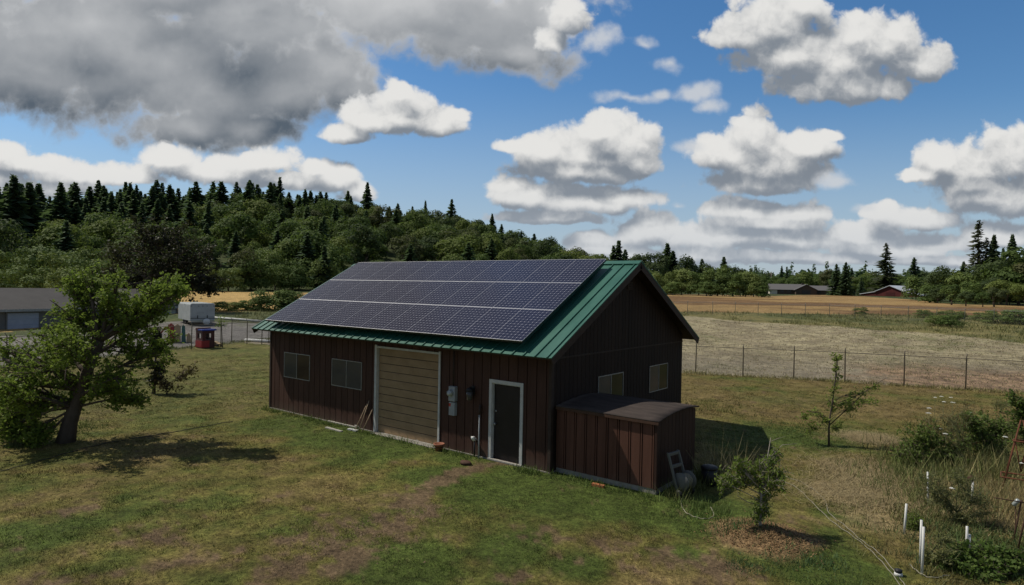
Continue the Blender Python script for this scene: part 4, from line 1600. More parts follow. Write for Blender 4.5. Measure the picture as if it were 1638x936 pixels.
tag(ground_line([(1100, 792), (1090, 802), (1094, 818), (1110, 828), (1130, 832), (1142, 826), (1136, 812)], 0.010, 0.02).build('garden_hose', M['hose']),
    'pale garden hose looped on the grass in front of the hose reel cart', 'hose')
tag(ground_line([(1246, 768), (1275, 782), (1300, 806), (1330, 835), (1362, 858), (1392, 882), (1420, 912), (1445, 945)], 0.008, 0.02).build('garden_hose', M['hose']),
    'pale straight hose from the leafy young tree to bottom edge, left strand of two', 'hose')
tag(ground_line([(1252, 762), (1288, 776), (1318, 800), (1326, 822), (1352, 843), (1378, 866), (1405, 886), (1434, 920), (1452, 945)], 0.008, 0.02).build('garden_hose', M['hose']),
    'pale hose with a kink, running beside the straight one, right strand', 'hose')
tag(ground_line([(-10, 758), (40, 745), (100, 728), (160, 712), (230, 700), (300, 688), (372, 675)], 0.010, 0.02).build('garden_hose', M['dark_hose']),
    'dark thin hose lying across the lawn in front of the apple tree', 'hose')
tag(ground_line([(1455, 905), (1470, 918), (1490, 926), (1520, 922)], 0.010, 0.02).build('garden_hose', M['hose']),
    'short thin pale tube lying on the soil by the tall white stakes', 'hose')


def seen_at(base, px, py):
    """Point above a ground point, at the same depth, on the given line of sight of the calibrated photograph."""
    d = CF * F_PX + CR * (px - 819) + CU * (468 - py)
    return CAM + d * (((base - CAM) @ CF) / F_PX)


STK = [((1446, 854), (1450, 806), 'white plastic stake standing alone in dry grass, furthest left in the garden'),
       ((1485, 808), (1484, 755), 'white plastic stake half hidden by weeds behind the lone left one'),
       ((1555, 812), (1556, 769), 'white plastic stake beside a round brown gourd in the garden'),
       ((1472, 902), (1474, 832), 'taller white stake of the close pair beside the pale hoses'),
       ((1474.5, 920), (1477.5, 843), 'nearer white stake of the close pair beside the pale hoses'),
       ((1546, 884), (1547, 842), 'taller of the two short white stakes in the leafy bed'),
       ((1551, 884), (1551, 855), 'shorter of the two short white stakes in the leafy bed')]
for b_, t_, lb in STK:
    q = ground_at(*b_)
    tp = seen_at(q, *t_)
    s_ = MB().tube([q - np.array([0, 0, 0.1]), tp], 0.021, 10)
    s_.V = [tuple(v_) for v_ in s_.V]
    tag(s_.build('plastic_stake', M['white_plastic']), lb, 'stake', 'white plastic stakes in the garden')

q = ground_at(1560, 815)
g_ = MB().lathe([(0.01, -0.07), (0.05, -0.05), (0.068, 0.0), (0.05, 0.055), (0.01, 0.075)], 14)
gp = seen_at(q, 1553, 766)
tag(g_.build('gourd', M['rust_dark'], None, gp), 'round dark brown gourd at the top of the white stake in the weeds', 'gourd')

# rusty obelisk trellis
q = ground_at(1632, 784)
apex = seen_at(q, 1627, 672)
tr = thing('trellis', 'rusty iron obelisk trellis standing in the garden weeds at right edge', 'trellis', q)
hgt = apex[2] - q[2]
legs = [(-0.36, -0.24), (0.36, -0.24), (0.36, 0.30), (-0.36, 0.30)]
for lx, ly in legs:
    MB().tube([(lx, ly, -0.1), (lx * 0.06, ly * 0.06, hgt)], 0.017, 6).build('leg', M['rust'], tr)
for zz in (0.70, 0.18):
    k = 1 - 0.94 * zz
    ring = [(lx * k * 1.25, ly * k * 1.25, hgt * zz) for lx, ly in legs]
    m1 = MB()
    for i in range(4):
        m1.tube([ring[i], ring[(i + 1) % 4]], 0.018, 5)
    m1.build('rail', M['rust'], tr)
m1 = MB()
for i in range(4):
    a, b = legs[i], legs[(i + 1) % 4]
    m1.tube([(a[0] * 0.34, a[1] * 0.34, hgt * 0.70), ((a[0] + b[0]) * 0.36, (a[1] + b[1]) * 0.36, hgt * 0.28)], 0.010, 4)
    m1.tube([(b[0] * 0.34, b[1] * 0.34, hgt * 0.70), ((a[0] + b[0]) * 0.36, (a[1] + b[1]) * 0.36, hgt * 0.28)], 0.010, 4)
m1.build('brace', M['rust'], tr)
q = ground_at(1632, 880)
t2 = thing('plant_support', 'two dark rusty rods leaning together in front of the trellis at right edge', 'plant support', q)
for bpx, tpx in (((1620, 868), (1634, 800)), ((1627, 880), (1648, 792))):
    b3 = ground_at(*bpx)
    t3 = seen_at(b3, *tpx)
    MB().tube([b3 - q - np.array([0, 0, 0.05]), t3 - q], 0.016, 6).build('rod', M['rust_dark'], t2)
MB().tube([seen_at(ground_at(1625, 880), 1590, 796) - q, seen_at(ground_at(1627, 880), 1650, 806) - q], 0.010, 5).build('crossbar', M['rust_dark'], t2)
q = ground_at(1624, 868)
jc = seen_at(q, 1625, 804)
gj = thing('glass_jar', 'shiny clear glass jar upturned on a garden rod', 'jar', jc)
m1 = MB().lathe([(0.02, -0.08), (0.042, -0.06), (0.042, 0.05), (0.034, 0.08), (0.0, 0.085)], 16)
m1.V = [(v_[0] * .8 + v_[2] * .5, v_[1], v_[2] * .8 - v_[0] * .5) for v_ in m1.V]
m1.build('glass', M['bottle_glass'], gj)
MB().tube([(0.0, 0.02, -float(jc[2] - q[2]) - 0.05), (0.0, 0.0, -0.06)], 0.008, 5).build('rod', M['rust_dark'], gj)
q = ground_at(1437, 921)
cu = thing('sprinkler', 'small black and white sprinkler head by the end of the hoses', 'sprinkler', q)
MB().lathe([(0.07, 0.0), (0.06, 0.05), (0.03, 0.06)], 14).build('base', M['white_plastic'], cu)
MB().lathe([(0.055, 0.06), (0.06, 0.10), (0.02, 0.115)], 14).build('head', M['black'], cu)

# wild carrot flowers
FL = [(1496, 636), (1506, 634.5), (1521, 636), (1510, 643), (1524, 644), (1486, 653), (1485, 661), (1551, 660), (1550, 677), (1505, 686), (1512, 694), (1608, 699), (1634, 741),
      (1523, 781), (1404, 762)]
for i, (px, py) in enumerate(FL):
    dy = 50 if i < 13 else 30
    if i == 14:
        continue
    q = ground_at(px + random.uniform(-5, 5), py + dy + random.uniform(-6, 12))
    tp = seen_at(q, px, py)
    f_ = thing('wild_carrot', 'flat white wild carrot flower head on a thin stem in the garden weeds', 'flower', q, 0, 'white wild carrot flowers in the garden')
    tl = tp - q
    MB().tube([(0, 0, -0.03), (tl[0] * 0.3, tl[1] * 0.3 + 0.02, tl[2] * 0.5), tuple(tl)], [0.006, 0.005, 0.004], 5).build('stem', M['stem'], f_)
    h_ = MB()
    rr = random.uniform(0.045, 0.075)
    for k in range(22):
        a, r_ = k * 2.4, rr * math.sqrt(k / 22)
        cx, cy, cz = tl[0] + r_ * math.cos(a), tl[1] + r_ * math.sin(a), tl[2] + 0.012 * (1 - (r_ / rr) ** 2) + random.uniform(-.004, .004)
        h_.lathe([(0.004, -0.008), (0.012, 0.0), (0.004, 0.006)], 5, (cx, cy, cz))
    h_.build('flower_head', M['flower'], f_)


# ------------------------------------------------------------------ fences
def fence(name, label, pts, height, m_post, every=None, mesh=True, lean=0.0):
    o = thing(name, label, 'fence', (0, 0, 0))
    P3 = [np.array([p[0], p[1], float(terrain(p[0], p[1]))]) for p in pts]
    posts = P3
    if every:
        posts = []
        for a, b in zip(P3[:-1], P3[1:]):
            n = max(1, int(round(np.hypot(*(b - a)[:2]) / every)))
            for k in range(n):
                q = a + (b - a) * k / n
                q[2] = float(terrain(q[0], q[1]))
                posts.append(q)
        posts.append(P3[-1])
    for p in posts:
        h = height * random.uniform(0.98, 1.03)
        lx, ly = random.uniform(-.02, .02), random.uniform(-.02, .02)
        m_ = MB().tube([p - np.array([0, 0, 0.1]), p + np.array([lx, ly, h]), p + np.array([lx + 0.02, ly - 0.10 - lean, h + 0.20])], [0.033, 0.030, 0.018], 7)
        m_.build('post', m_post, o)
    r_ = MB()
    for a, b in zip(posts[:-1], posts[1:]):
        r_.tube([a + np.array([0, 0, height - 0.03]), b + np.array([0, 0, height - 0.03])], 0.019, 6, False)
        for zz in (height + 0.09, height + 0.17):
            r_.tube([a + np.array([0.02, -0.08, zz]), (a + b) / 2 + np.array([0.02, -0.08, zz - 0.03]), b + np.array([0.02, -0.08, zz])], 0.006, 4, False)
    r_.build('rail', m_post, o)
    if mesh:
        c_ = MB()
        for a, b in zip(posts[:-1], posts[1:]):
            L_ = float(np.hypot(*(b - a)[:2]))
            c_.add([a + np.array([0, 0.03, 0.03]), b + np.array([0, 0.03, 0.03]), b + np.array([0, 0.03, height - 0.05]), a + np.array([0, 0.03, height - 0.05])], [(0, 1, 2, 3)])
        c_.build('wire_mesh', M['chain'], o)
    return o


fence('wire_fence', 'rusty brown chain link fence with thin posts between lawn and dry field', FENCE_R, 1.58, M['post'], every=2.75)
FL_ = [(-4.6, -60), (-12, -28), (-17.5, -8), (-20.97, 3.75)] + [tuple(ground_at(*p)[:2]) for p in ((306, 559), (353.5, 555), (395, 551), (430, 549))]
fence('wire_fence', 'chain link fence between green lawn and the gravel play lot', FL_, 1.62, M['post'], every=2.6)
FF = [tuple(ground_at(*p)[:2]) for p in ((1060, 502), (1140, 503), (1327, 508), (1498, 515), (1590, 519), (1700, 524))]
fence('wire_fence', 'far galvanised wire fence between dry field and golden hay', FF, 1.6, M['post_galv'], every=3.2, mesh=True)

for (pa, pb, lb) in (((322, 508), (436, 517), 'long white kerb log edging far side of the gravel lot'), ((392, 546), (440, 549), 'short white kerb log beside the lawn fence near the barn')):
    a, b = ground_at(*pa), ground_at(*pb)
    m1 = MB()
    m1.tube([a + np.array([0, 0, 0.10]), (a + b) / 2 + np.array([0, 0, 0.10]), b + np.array([0, 0, 0.10])], 0.12, 8)
    tag(m1.build('kerb_log', M['white_paint']), lb, 'kerb')


# ------------------------------------------------------------------ left building, trailer, toys
PA, PB, PC = spot(-260, 69), spot(20, 73), spot(285, 80)
fd = (PC - PA)[:2]
flen = float(np.hypot(*fd))
frot = math.atan2(fd[1], fd[0])
bz = -0.66
lb_ = thing('long_building', 'long low grey building with wide roof and pale garage door behind the gravel lot', 'building', (PA[0], PA[1], bz), frot)
EV, RD, DP = 2.50, 4.25, 7.5
m1 = MB()
m1.box(0, flen, 0.0, DP, -1.5, EV)
m1.build('wall', M['wall_grey'], lb_)
m1 = MB()
for s in (0, 1):
    a, b = (-0.5, EV - 0.10), (DP / 2, RD)
    poly = [a, b, (b[0], b[1] + 0.12), (a[0], a[1] + 0.12)]
    if s:
        poly = [(DP - p[0], p[1]) for p in poly][::-1]
    m1.prism(poly, 0, -0.5, flen + 0.5)
m1.build('roof', M['roof_grey'], lb_)
m1 = MB()
m1.box(-0.5, flen + 0.5, -0.56, -0.51, EV - 0.20, EV + 0.03)
m1.build('gutter', M['steel'], lb_)
for xx in (0.10, flen - 0.10):
    m1 = MB()
    m1.prism([(0.05, EV - .02), (DP - 0.05, EV - .02), (DP / 2, RD - 0.02)], 0, xx - 0.08, xx + 0.08)
    m1.build('gable_wall', M['wall_grey'], lb_)
xd = float(np.hypot(*(spot(8, 72.8) - PA)[:2]))
xe = float(np.hypot(*(spot(58, 73.8) - PA)[:2]))
for a, b, mt in ((xd, xe, M['door_white']), (flen - 4.6, flen - 2.2, M['door_white']), (flen - 1.5, flen - 0.3, M['trailer_white'])):
    m1 = MB()
    for k in range(4):
        m1.box(a, b, -0.06, -0.01, 0.0 + k * 0.54, 0.53 + k * 0.54)
    g_ = m1.build('garage_door', mt, lb_)
    m1 = MB()
    m1.box(a - 0.12, a - 0.003, -0.09, -0.005, 0.0, 2.28)
    m1.box(b + 0.003, b + 0.12, -0.09, -0.005, 0.0, 2.28)
    m1.box(a - 0.003, b + 0.003, -0.09, -0.005, 2.17, 2.28)
    m1.build('door_frame', M['wall_grey'], g_)
m1 = MB()
m1.box(xe + 2.2, xe + 3.6, -0.04, -0.005, 1.0, 2.0)
m1.build('window', M['pane_grey'], lb_)

q = ground_at(324, 521)
tl = thing('trailer', 'white box travel trailer parked at the far end of gravel lot', 'trailer', q, YAW * -1 - 0.06)
hdg = math.atan2(CAM[1] - q[1], CAM[0] - q[0]) - math.pi / 2
tl.rotation_euler = (0, 0, hdg + math.pi + 0.25)
tl.scale = (0.86, 0.86, 0.80)
m1 = MB()
m1.prism([(-1.22, 0.55), (1.22, 0.55), (1.22, 2.40), (1.12, 2.55), (-1.12, 2.55), (-1.22, 2.40)], 1, 0.0, 5.2)
m1.build('body', M['trailer_white'], tl, bevel=0.05)
m1 = MB()
m1.box(-1.20, 1.20, -0.02, -0.004, 0.80, 0.86)
m1.box(-1.20, 1.20, -0.02, -0.004, 0.98, 1.0)
for xx in (-0.5, 0.45):
    m1.box(xx - 0.04, xx + 0.04, -0.025, -0.004, 0.86, 1.18)
for xx in (-0.42, 0.0, 0.42, -1.12, 1.12):
    m1.box(xx - 0.07, xx + 0.07, -0.03, -0.004, 2.22, 2.27)
m1.build('trim', M['black'], tl)
m1 = MB()
m1.lathe([(0.02, -0.28), (0.33, -0.27), (0.36, -0.20), (0.36, -0.06), (0.0, -0.05)], 22, (0.35, 0, 0.46), 1)
m1.build('spare_wheel_cover', M['white_plastic'], tl)
for xx in (-1.05, 1.05):
    for yy in (2.3, 3.1):
        m1 = MB()
        m1.lathe([(0.1, xx - 0.1), (0.34, xx - 0.1), (0.34, xx + 0.1), (0.1, xx + 0.1)], 18, (0, yy, 0.34), 0)
        m1.build('wheel', M['tyre'], tl)
m1 = MB()
m1.box(-1.15, 1.15, -0.12, -0.03, 0.40, 0.52)
m1.build('bumper', M['steel'], tl)
m1 = MB()
m1.box(-0.55, 0.1, -0.028, -0.004, 1.45, 1.50)
m1.build('lettering_strip', M['grey_box'], tl)

q = ground_at(268, 548)
sl = thing('toddler_slide', 'red plastic toddler slide with teal and tan panels on the gravel lot', 'slide', q, hdg + math.pi)
m1 = MB()
V = []
prof = [(0.0, 1.02), (-0.18, 1.00), (-0.42, 0.66), (-0.72, 0.30), (-0.98, 0.12), (-1.15, 0.10)]
for k in range(len(prof) - 1):
    (x0, z0), (x1_, z1_) = prof[k], prof[k + 1]
    m1.prism([(x0, z0), (x1_, z1_), (x1_, z1_ - 0.03), (x0, z0 - 0.03)], 1, -0.20, 0.20)
m1.build('chute', M['chute_highlight'], sl)  # pale colour paints in the highlight on the red chute
for yy in (-0.24, 0.205):
    m1 = MB()
    for k in range(len(prof) - 1):
        (x0, z0), (x1_, z1_) = prof[k], prof[k + 1]
        m1.prism([(x0, z0 + 0.13), (x1_, z1_ + 0.13), (x1_, z1_ - 0.06), (x0, z0 - 0.06)], 1, yy, yy + 0.035)
    m1.build('chute_side', M['toy_red'], sl)
m1 = MB()
m1.prism([(0.02, 0.0), (0.42, 0.0), (0.42, 1.25), (0.22, 1.42), (0.02, 1.25)], 1, -0.36, -0.29)
m1.build('side_panel', M['toy_red'], sl, bevel=0.03)
m1 = MB()
m1.prism([(0.45, 0.0), (0.85, 0.0), (0.80, 1.20), (0.62, 1.36), (0.45, 1.22)], 1, -0.34, -0.26)
m1.build('side_panel', M['toy_tan'], sl, bevel=0.03)
m1 = MB()
m1.box(0.05, 0.82, 0.26, 0.33, 0.0, 1.15)
m1.box(0.05, 0.82, -0.255, 0.255, 0.92, 0.98)
m1.build('platform', M['toy_green'], sl, bevel=0.02)
m1 = MB()
m1.prism([(0.88, 0.0), (1.18, 0.0), (1.10, 1.20), (0.98, 1.3), (0.90, 1.2)], 1, -0.34, -0.22)
m1.build('side_panel', M['toy_green'], sl, bevel=0.03)
m1 = MB()
m1.prism([(1.20, 0.0), (1.50, 0.0), (1.48, 0.5), (1.36, 0.7), (1.22, 0.6)], 1, -0.30, -0.18)
m1.build('step', M['toy_tan'], sl, bevel=0.03)

q = ground_at(328, 556)
ph = thing('play_house', 'small dark red plastic play house with blue roof by the lot fence', 'play house', q, hdg + math.pi + 0.5)
m1 = MB()
for s in (-0.42, 0.36):
    m1.box(s, s + 0.06, -0.42, 0.42, 0.55, 0.66)
    m1.box(s, s + 0.06, -0.42, -0.22, 0.66, 0.98)
    m1.box(s, s + 0.06, 0.22, 0.42, 0.66, 0.98)
    m1.box(s, s + 0.06, -0.42, 0.42, 0.98, 1.16)
for s in (-0.42, 0.36):
    m1.box(-0.357, 0.357, s, s + 0.06, 0.98, 1.16)
    m1.box(-0.357, -0.20, s, s + 0.06, 0.55, 0.978)
    m1.box(0.20, 0.357, s, s + 0.06, 0.55, 0.978)
m1.build('wall', M['toy_darkred'], ph)
m1 = MB()
m1.box(-0.44, 0.44, -0.44, 0.44, 0.0, 0.547)
m1.build('base', M['toy_darkred'], ph, bevel=0.03)
m1 = MB()
m1.box(-0.45, 0.05, -0.462, -0.443, 0.05, 0.50)
m1.box(-0.462, -0.443, -0.40, 0.40, 0.05, 0.50)
m1.build('door', M['toy_red'], ph)
m1 = MB()
m1.prism([(-0.56, 1.17), (0.05, 1.17), (0.02, 1.27), (-0.50, 1.27)], 0, -0.52, 0.52)
m1.build('roof', M['toy_blue'], ph, bevel=0.02)
m1 = MB()
m1.prism([(0.07, 1.17), (0.46, 1.17), (0.40, 1.34), (0.12, 1.34)], 0, -0.46, 0.46)
m1.build('roof', M['toy_darkred'], ph, bevel=0.02)
q = ground_at(346, 554)
ty = thing('ride_on_toy', 'small low pale ride-on toy beside the play house', 'toy', q, 0.4)
MB().prism([(-0.35, 0.08), (0.35, 0.08), (0.38, 0.2), (0.15, 0.24), (0.0, 0.34), (-0.3, 0.34), (-0.37, 0.2)], 1, -0.16, 0.16).build('body', M['toy_tan'], ty, bevel=0.03)
for xx in (-0.24, 0.24):
    for yy in (-0.2, 0.14):
        MB().lathe([(0.02, yy), (0.09, yy), (0.09, yy + 0.06), (0.02, yy + 0.06)], 12, (xx, 0, 0.09), 1).build('wheel', M['black'], ty)

# ------------------------------------------------------------------ far farm buildings


def facing(px, dist, extra=0.0):
    q = spot(px, dist)
    return q, math.atan2(CAM[1] - q[1], CAM[0] - q[0]) + math.pi / 2 + extra


def gable_box(root, L_, W_, ev, rd, wall, roofm, x0=0.0, y0=0.0, ridge_axis=0, over=0.5):
    """Body with pitched roof; ridge along local x (0) or y (1)."""
    m_ = MB()
    if ridge_axis == 0:
        m_.prism([(y0, -1), (y0 + W_, -1), (y0 + W_, ev), (y0 + W_ / 2, rd), (y0, ev)], 0, x0, x0 + L_)
    else:
        m_.prism([(x0, -1), (x0 + L_, -1), (x0 + L_, ev), (x0 + L_ / 2, rd), (x0, ev)], 1, y0, y0 + W_)
    m_.build('wall', wall, root)
    r_ = MB()
    if ridge_axis == 0:
        h_, lo_ = W_ / 2, y0
        k = (rd - ev) / h_
        for s in (0, 1):
            poly = [(lo_ - over, ev - k * over + .02), (lo_ + h_, rd + .02), (lo_ + h_, rd + .25), (lo_ - over, ev - k * over + .25)]
            if s:
                poly = [(2 * lo_ + W_ - p[0], p[1]) for p in poly][::-1]
            r_.prism(poly, 0, x0 - over, x0 + L_ + over)
    else:
        h_, lo_ = L_ / 2, x0
        k = (rd - ev) / h_
        for s in (0, 1):
            poly = [(lo_ - over, ev - k * over + .02), (lo_ + h_, rd + .02), (lo_ + h_, rd + .25), (lo_ - over, ev - k * over + .25)]
            if s:
                poly = [(2 * lo_ + L_ - p[0], p[1]) for p in poly][::-1]
            r_.prism(poly, 1, y0 - over, y0 + W_ + over)
    return r_.build('roof', roofm, root)


q, rz = facing(1285, 283, 0.12)
q[2] += 0.05
fh = thing('farmhouse', 'far brown farmhouse with grey gabled roofs and one cream end wall', 'house', q, rz)
fh.scale = (1, 1, 0.70)
rfm = gable_box(fh, 14, 8, 2.7, 5.7, M['house_wall'], M['house_roof'], -12.5, 0, 0)
gable_box(fh, 10.5, 7, 2.6, 5.0, M['house_wall'], M['house_roof'], 1.6, 0.6, 0)
gable_box(fh, 7.5, 5, 2.7, 5.5, M['house_wall'], M['house_roof'], -3.2, -4.0, 1)
MB().box(-0.3, 0.5, 3.6, 4.4, 5.0, 6.6).build('chimney', M['house_wall'], rfm)
MB().prism([(-0.05, -0.5), (8.05, -0.5), (8.05, 2.65), (4, 5.4), (-0.05, 2.65)], 0, -12.62, -12.51).build('end_wall', M['cream'], fh)
MB().box(-12.6, -9.8, -0.06, -0.005, -0.2, 2.5).build('end_wall', M['cream'], fh)
for xx in (-8.6, -6.0, 5.0, 8.5):
    MB().box(xx, xx + 1.4, -0.05 if xx < 0 else 0.54, -0.01 if xx < 0 else 0.59, 0.9, 2.1).build('window', M['pane_grey'], fh)
MB().box(-1.1, 2.1, -4.06, -4.01, 0.1, 2.4).build('window', M['pane_grey'], fh)
q, rz = facing(1315, 287, 0.1)
q[2] -= 0.8
ob = thing('outbuilding', 'low grey outbuilding with white metal roof right of the far farmhouse', 'outbuilding', q, rz)
gable_box(ob, 6.6, 4.5, 2.2, 3.7, M['wall_grey'], M['roof_white'], -3.2, 0, 0, 0.3)
MB().box(-1.5, 0.8, -0.05, -0.01, 0.0, 1.9).build('door', M['house_wall'], ob)
q, rz = facing(1424, 278, -0.42)
q[2] -= 1.1
rb = thing('red_barn', 'far dark red barn with bright white metal roof and side lean-tos', 'barn', q, rz)
gable_box(rb, 10.0, 12.0, 2.9, 5.0, M['barn_red'], M['roof_white'], -5.2, 0, 1, 0.5)
m1 = MB()
m1.prism([(4.85, -1), (9.5, -1), (9.5, 1.7), (4.85, 2.7)], 1, 0.6, 11)
m1.prism([(-5.25, -1), (-11.0, -1), (-11.0, 1.8), (-5.25, 2.7)][::-1], 1, 0.6, 11)
m1.build('lean_to', M['barn_red'], rb)
m1 = MB()
m1.prism([(4.85, 2.75), (10.0, 1.6), (10.0, 1.85), (4.85, 3.0)], 1, 0.3, 11.3)
m1.prism([(-5.25, 2.75), (-11.5, 1.7), (-11.5, 1.95), (-5.25, 3.0)][::-1], 1, 0.3, 11.3)
m1.build('lean_to_roof', M['roof_white'], rb)
MB().box(-1.6, 1.6, -0.07, -0.01, -0.5, 2.6).build('door', M['toy_darkred'], rb)
q = spot(1233, 330)
MB_ = thing('utility_pole', 'thin grey utility pole among dark trees left of the farmhouse', 'utility pole', q)
MB().tube([(0, 0, -0.5), (0, 0, 10.5)], [0.17, 0.12], 7).build('pole', M['bark_pale'], MB_)
MB().box(-1.1, 1.1, -0.06, 0.06, 9.4, 9.6).build('crossarm', M['bark_pale'], MB_)


# ------------------------------------------------------------------ tree makers
def unit_rand(n):
    v = rng.normal(size=(n, 3))
    return v / np.linalg.norm(v, axis=1, keepdims=True)


def leaf_quads(P_, size, normal=None, jitter=0.9, aspect=0.55, droop=0.0):
    n = len(P_)
    nr_ = unit_rand(n) if normal is None else normal + jitter * unit_rand(n)
    nr_ /= np.linalg.norm(nr_, axis=1, keepdims=True)
    t = np.cross(nr_, unit_rand(n))
    t[:, 2] -= droop
    t /= np.linalg.norm(t, axis=1, keepdims=True)
    b = np.cross(nr_, t)
    s = (np.asarray(size) * rng.uniform(0.6, 1.35, n))[:, None]
    V = np.stack([P_ - t * s * 0.5, P_ + b * s * aspect * 0.5 + nr_ * s * 0.08, P_ + t * s * 0.5, P_ - b * s * aspect * 0.5 + nr_ * s * 0.08], 1)
    return V.reshape(-1, 3), np.arange(4 * n).reshape(n, 4)


def far_crown(nlobes, n, size, squat=0.5, base=0.14, low=False, lobe_r=(0.13, 0.24), hollow=0.7):
    """Broadleaf crown in a unit box (height 1): many leaf sprays over overlapping lobes."""
    lobes = []
    for i in range(nlobes):
        u = unit_rand(1)[0]
        rr = rng.uniform(0.35, 1.0) ** 0.6
        c_ = np.array([u[0] * squat * 0.72 * rr, u[1] * squat * 0.72 * rr, base + (1 - base) * (0.5 + 0.42 * u[2] * rr)])
        taper = 1.0 - 0.45 * max(0, (c_[2] - 0.6) / 0.4)
        c_[:2] *= taper
        if low:
            c_[2] = 0.08 + 0.78 * rng.uniform(0, 1) ** 1.15 * (1 - 0.35 * math.hypot(c_[0], c_[1]) / squat)
        lobes.append((c_, rng.uniform(*lobe_r)))
    P_, N_ = [], []
    for i in range(n):
        c_, r = lobes[rng.integers(nlobes)]
        u = unit_rand(1)[0]
        if u[2] < -0.35:
            u[2] *= -0.6
        P_.append(c_ + u * r * rng.uniform(hollow, 1.08) * np.array([1, 1, 0.85]))
        N_.append(u)
    P_, N_ = np.array(P_), np.array(N_)
    P_[:, 2] = np.maximum(P_[:, 2], 0.01)
    V, F = leaf_quads(P_, size, N_ + np.array([0, 0, 0.25]), 0.5, 0.8)
    return V, F


def trunk_mesh(r, h, forks=3, spread=0.2):
    m_ = MB()
    m_.tube([(0, 0, -0.04), (0.01, 0, h * 0.5), (0, 0.01, h)], [r * 1.25, r, r * 0.8], 7)
    for i in range(forks):
        a = i * 6.28 / forks + random.uniform(-.4, .4)
        m_.tube([(0, 0, h * 0.8), (spread * 0.5 * math.cos(a), spread * 0.5 * math.sin(a), h * 1.5), (spread * math.cos(a), spread * math.sin(a), h * 2.2)],
                [r * 0.6, r * 0.45, r * 0.15], 5)
    return m_


def join_mesh(name, V, F, mb_, mats):
    """Crown quads plus trunk in one mesh with two materials (for distant trees)."""
    b = len(V)
    TV = np.array(mb_.V)
    q4 = [f for f in mb_.F if len(f) == 4]
    V2 = np.concatenate([V, TV])
    F2 = np.concatenate([F, np.array(q4) + b])
    mi = np.concatenate([np.zeros(len(F), int), np.ones(len(q4), int)])
    return np_mesh(name, V2, F2, mats, mi)


def conifer(n_whorl=46, per=8, R=0.20, droop=0.35, bare=0.05, ragged=0.3, wid=0.040, power=0.85):
    P4 = []
    for i in range(n_whorl):
        t = (i + random.random() * 0.8) / n_whorl
        z = bare + (1 - bare) * t
        Lm = R * (1 - t) ** power + 0.012
        for k in range(per):
            a = random.uniform(0, 6.283)
            L_ = Lm * random.uniform(1 - ragged, 1 + ragged * 0.45)
            z = bare + (1 - bare) * min(0.992, t + random.uniform(-0.8, 0.8) / n_whorl)
            segs = max(2, int(4 * L_ / R))
            ca, sa = math.cos(a), math.sin(a)
            for s in range(segs):
                r0, r1 = L_ * s / segs, L_ * (s + 1.15) / segs
                z0 = z - droop * r0 * (1 - 0.35 * s / segs) + 0.008 * random.uniform(-1, 1)
                z1 = z - droop * r1 * (1 - 0.35 * (s + 1) / segs) + 0.008 * random.uniform(-1, 1)
                w0 = wid * (0.75 + 0.5 * random.random()) * (0.5 + 0.5 * (1 - t)) * (1 - 0.45 * s / segs)
                w1 = w0 * 0.45
                ox, oy = -sa, ca
                tilt = random.uniform(-1.3, 1.3) * w0
                P4.append([(ca * r0 + ox * w0, sa * r0 + oy * w0, z0 - 0.25 * w0 + tilt), (ca * r0 - ox * w0, sa * r0 - oy * w0, z0 - 0.25 * w0 - tilt),
                           (ca * r1 - ox * w1, sa * r1 - oy * w1, z1), (ca * r1 + ox * w1, sa * r1 + oy * w1, z1)])
    V = np.array(P4, float).reshape(-1, 3)
    return V, np.arange(len(V)).reshape(-1, 4)


def stem_only(r, h):
    return MB().tube([(0, 0, -0.03), (0, 0, h * 0.5), (0, 0, h)], [r, r * 0.6, r * 0.08], 6)


BROAD, DARKB, BRIGHT, CON, CONS, CONBR = [], [], [], [], [], []
for i in range(5):
    V, F = far_crown(13, 2600, 0.050, 0.50, 0.10, False, (0.15, 0.25))
    BROAD.append(join_mesh('broadleaf_tree', V, F, trunk_mesh(0.022, 0.22), [M['wood_leaf'], M['bark']]))
    V, F = far_crown(12, 2400, 0.048, 0.46, 0.10, False, (0.14, 0.24))
    DARKB.append(join_mesh('broadleaf_tree', V, F, trunk_mesh(0.022, 0.22), [M['wood_leaf_dark'], M['bark']]))
for i in range(4):
    V, F = far_crown(22, 3000, 0.050, 0.60, 0.02, True, (0.15, 0.25))
    BRIGHT.append(join_mesh('broadleaf_tree', V, F, trunk_mesh(0.02, 0.15), [M['bright_leaf'], M['bark']]))
for i in range(4):
    V, F = conifer(56, 6, 0.22 + 0.025 * i, 0.42, 0.02, 0.5, 0.054)
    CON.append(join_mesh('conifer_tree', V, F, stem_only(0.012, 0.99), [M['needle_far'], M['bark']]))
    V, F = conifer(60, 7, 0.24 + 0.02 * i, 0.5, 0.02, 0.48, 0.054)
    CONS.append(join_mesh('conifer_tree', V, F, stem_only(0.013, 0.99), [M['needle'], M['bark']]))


def plant_tree(name, me, q, h, label, cat='tree', group=None, wide=1.0, sink=0.15):
    o = link_mesh(name, me, None, (q[0], q[1], q[2] - sink), random.uniform(0, 6.28))
    o.scale = (h * wide, h * wide, h)
    return tag(o, label, cat, group)


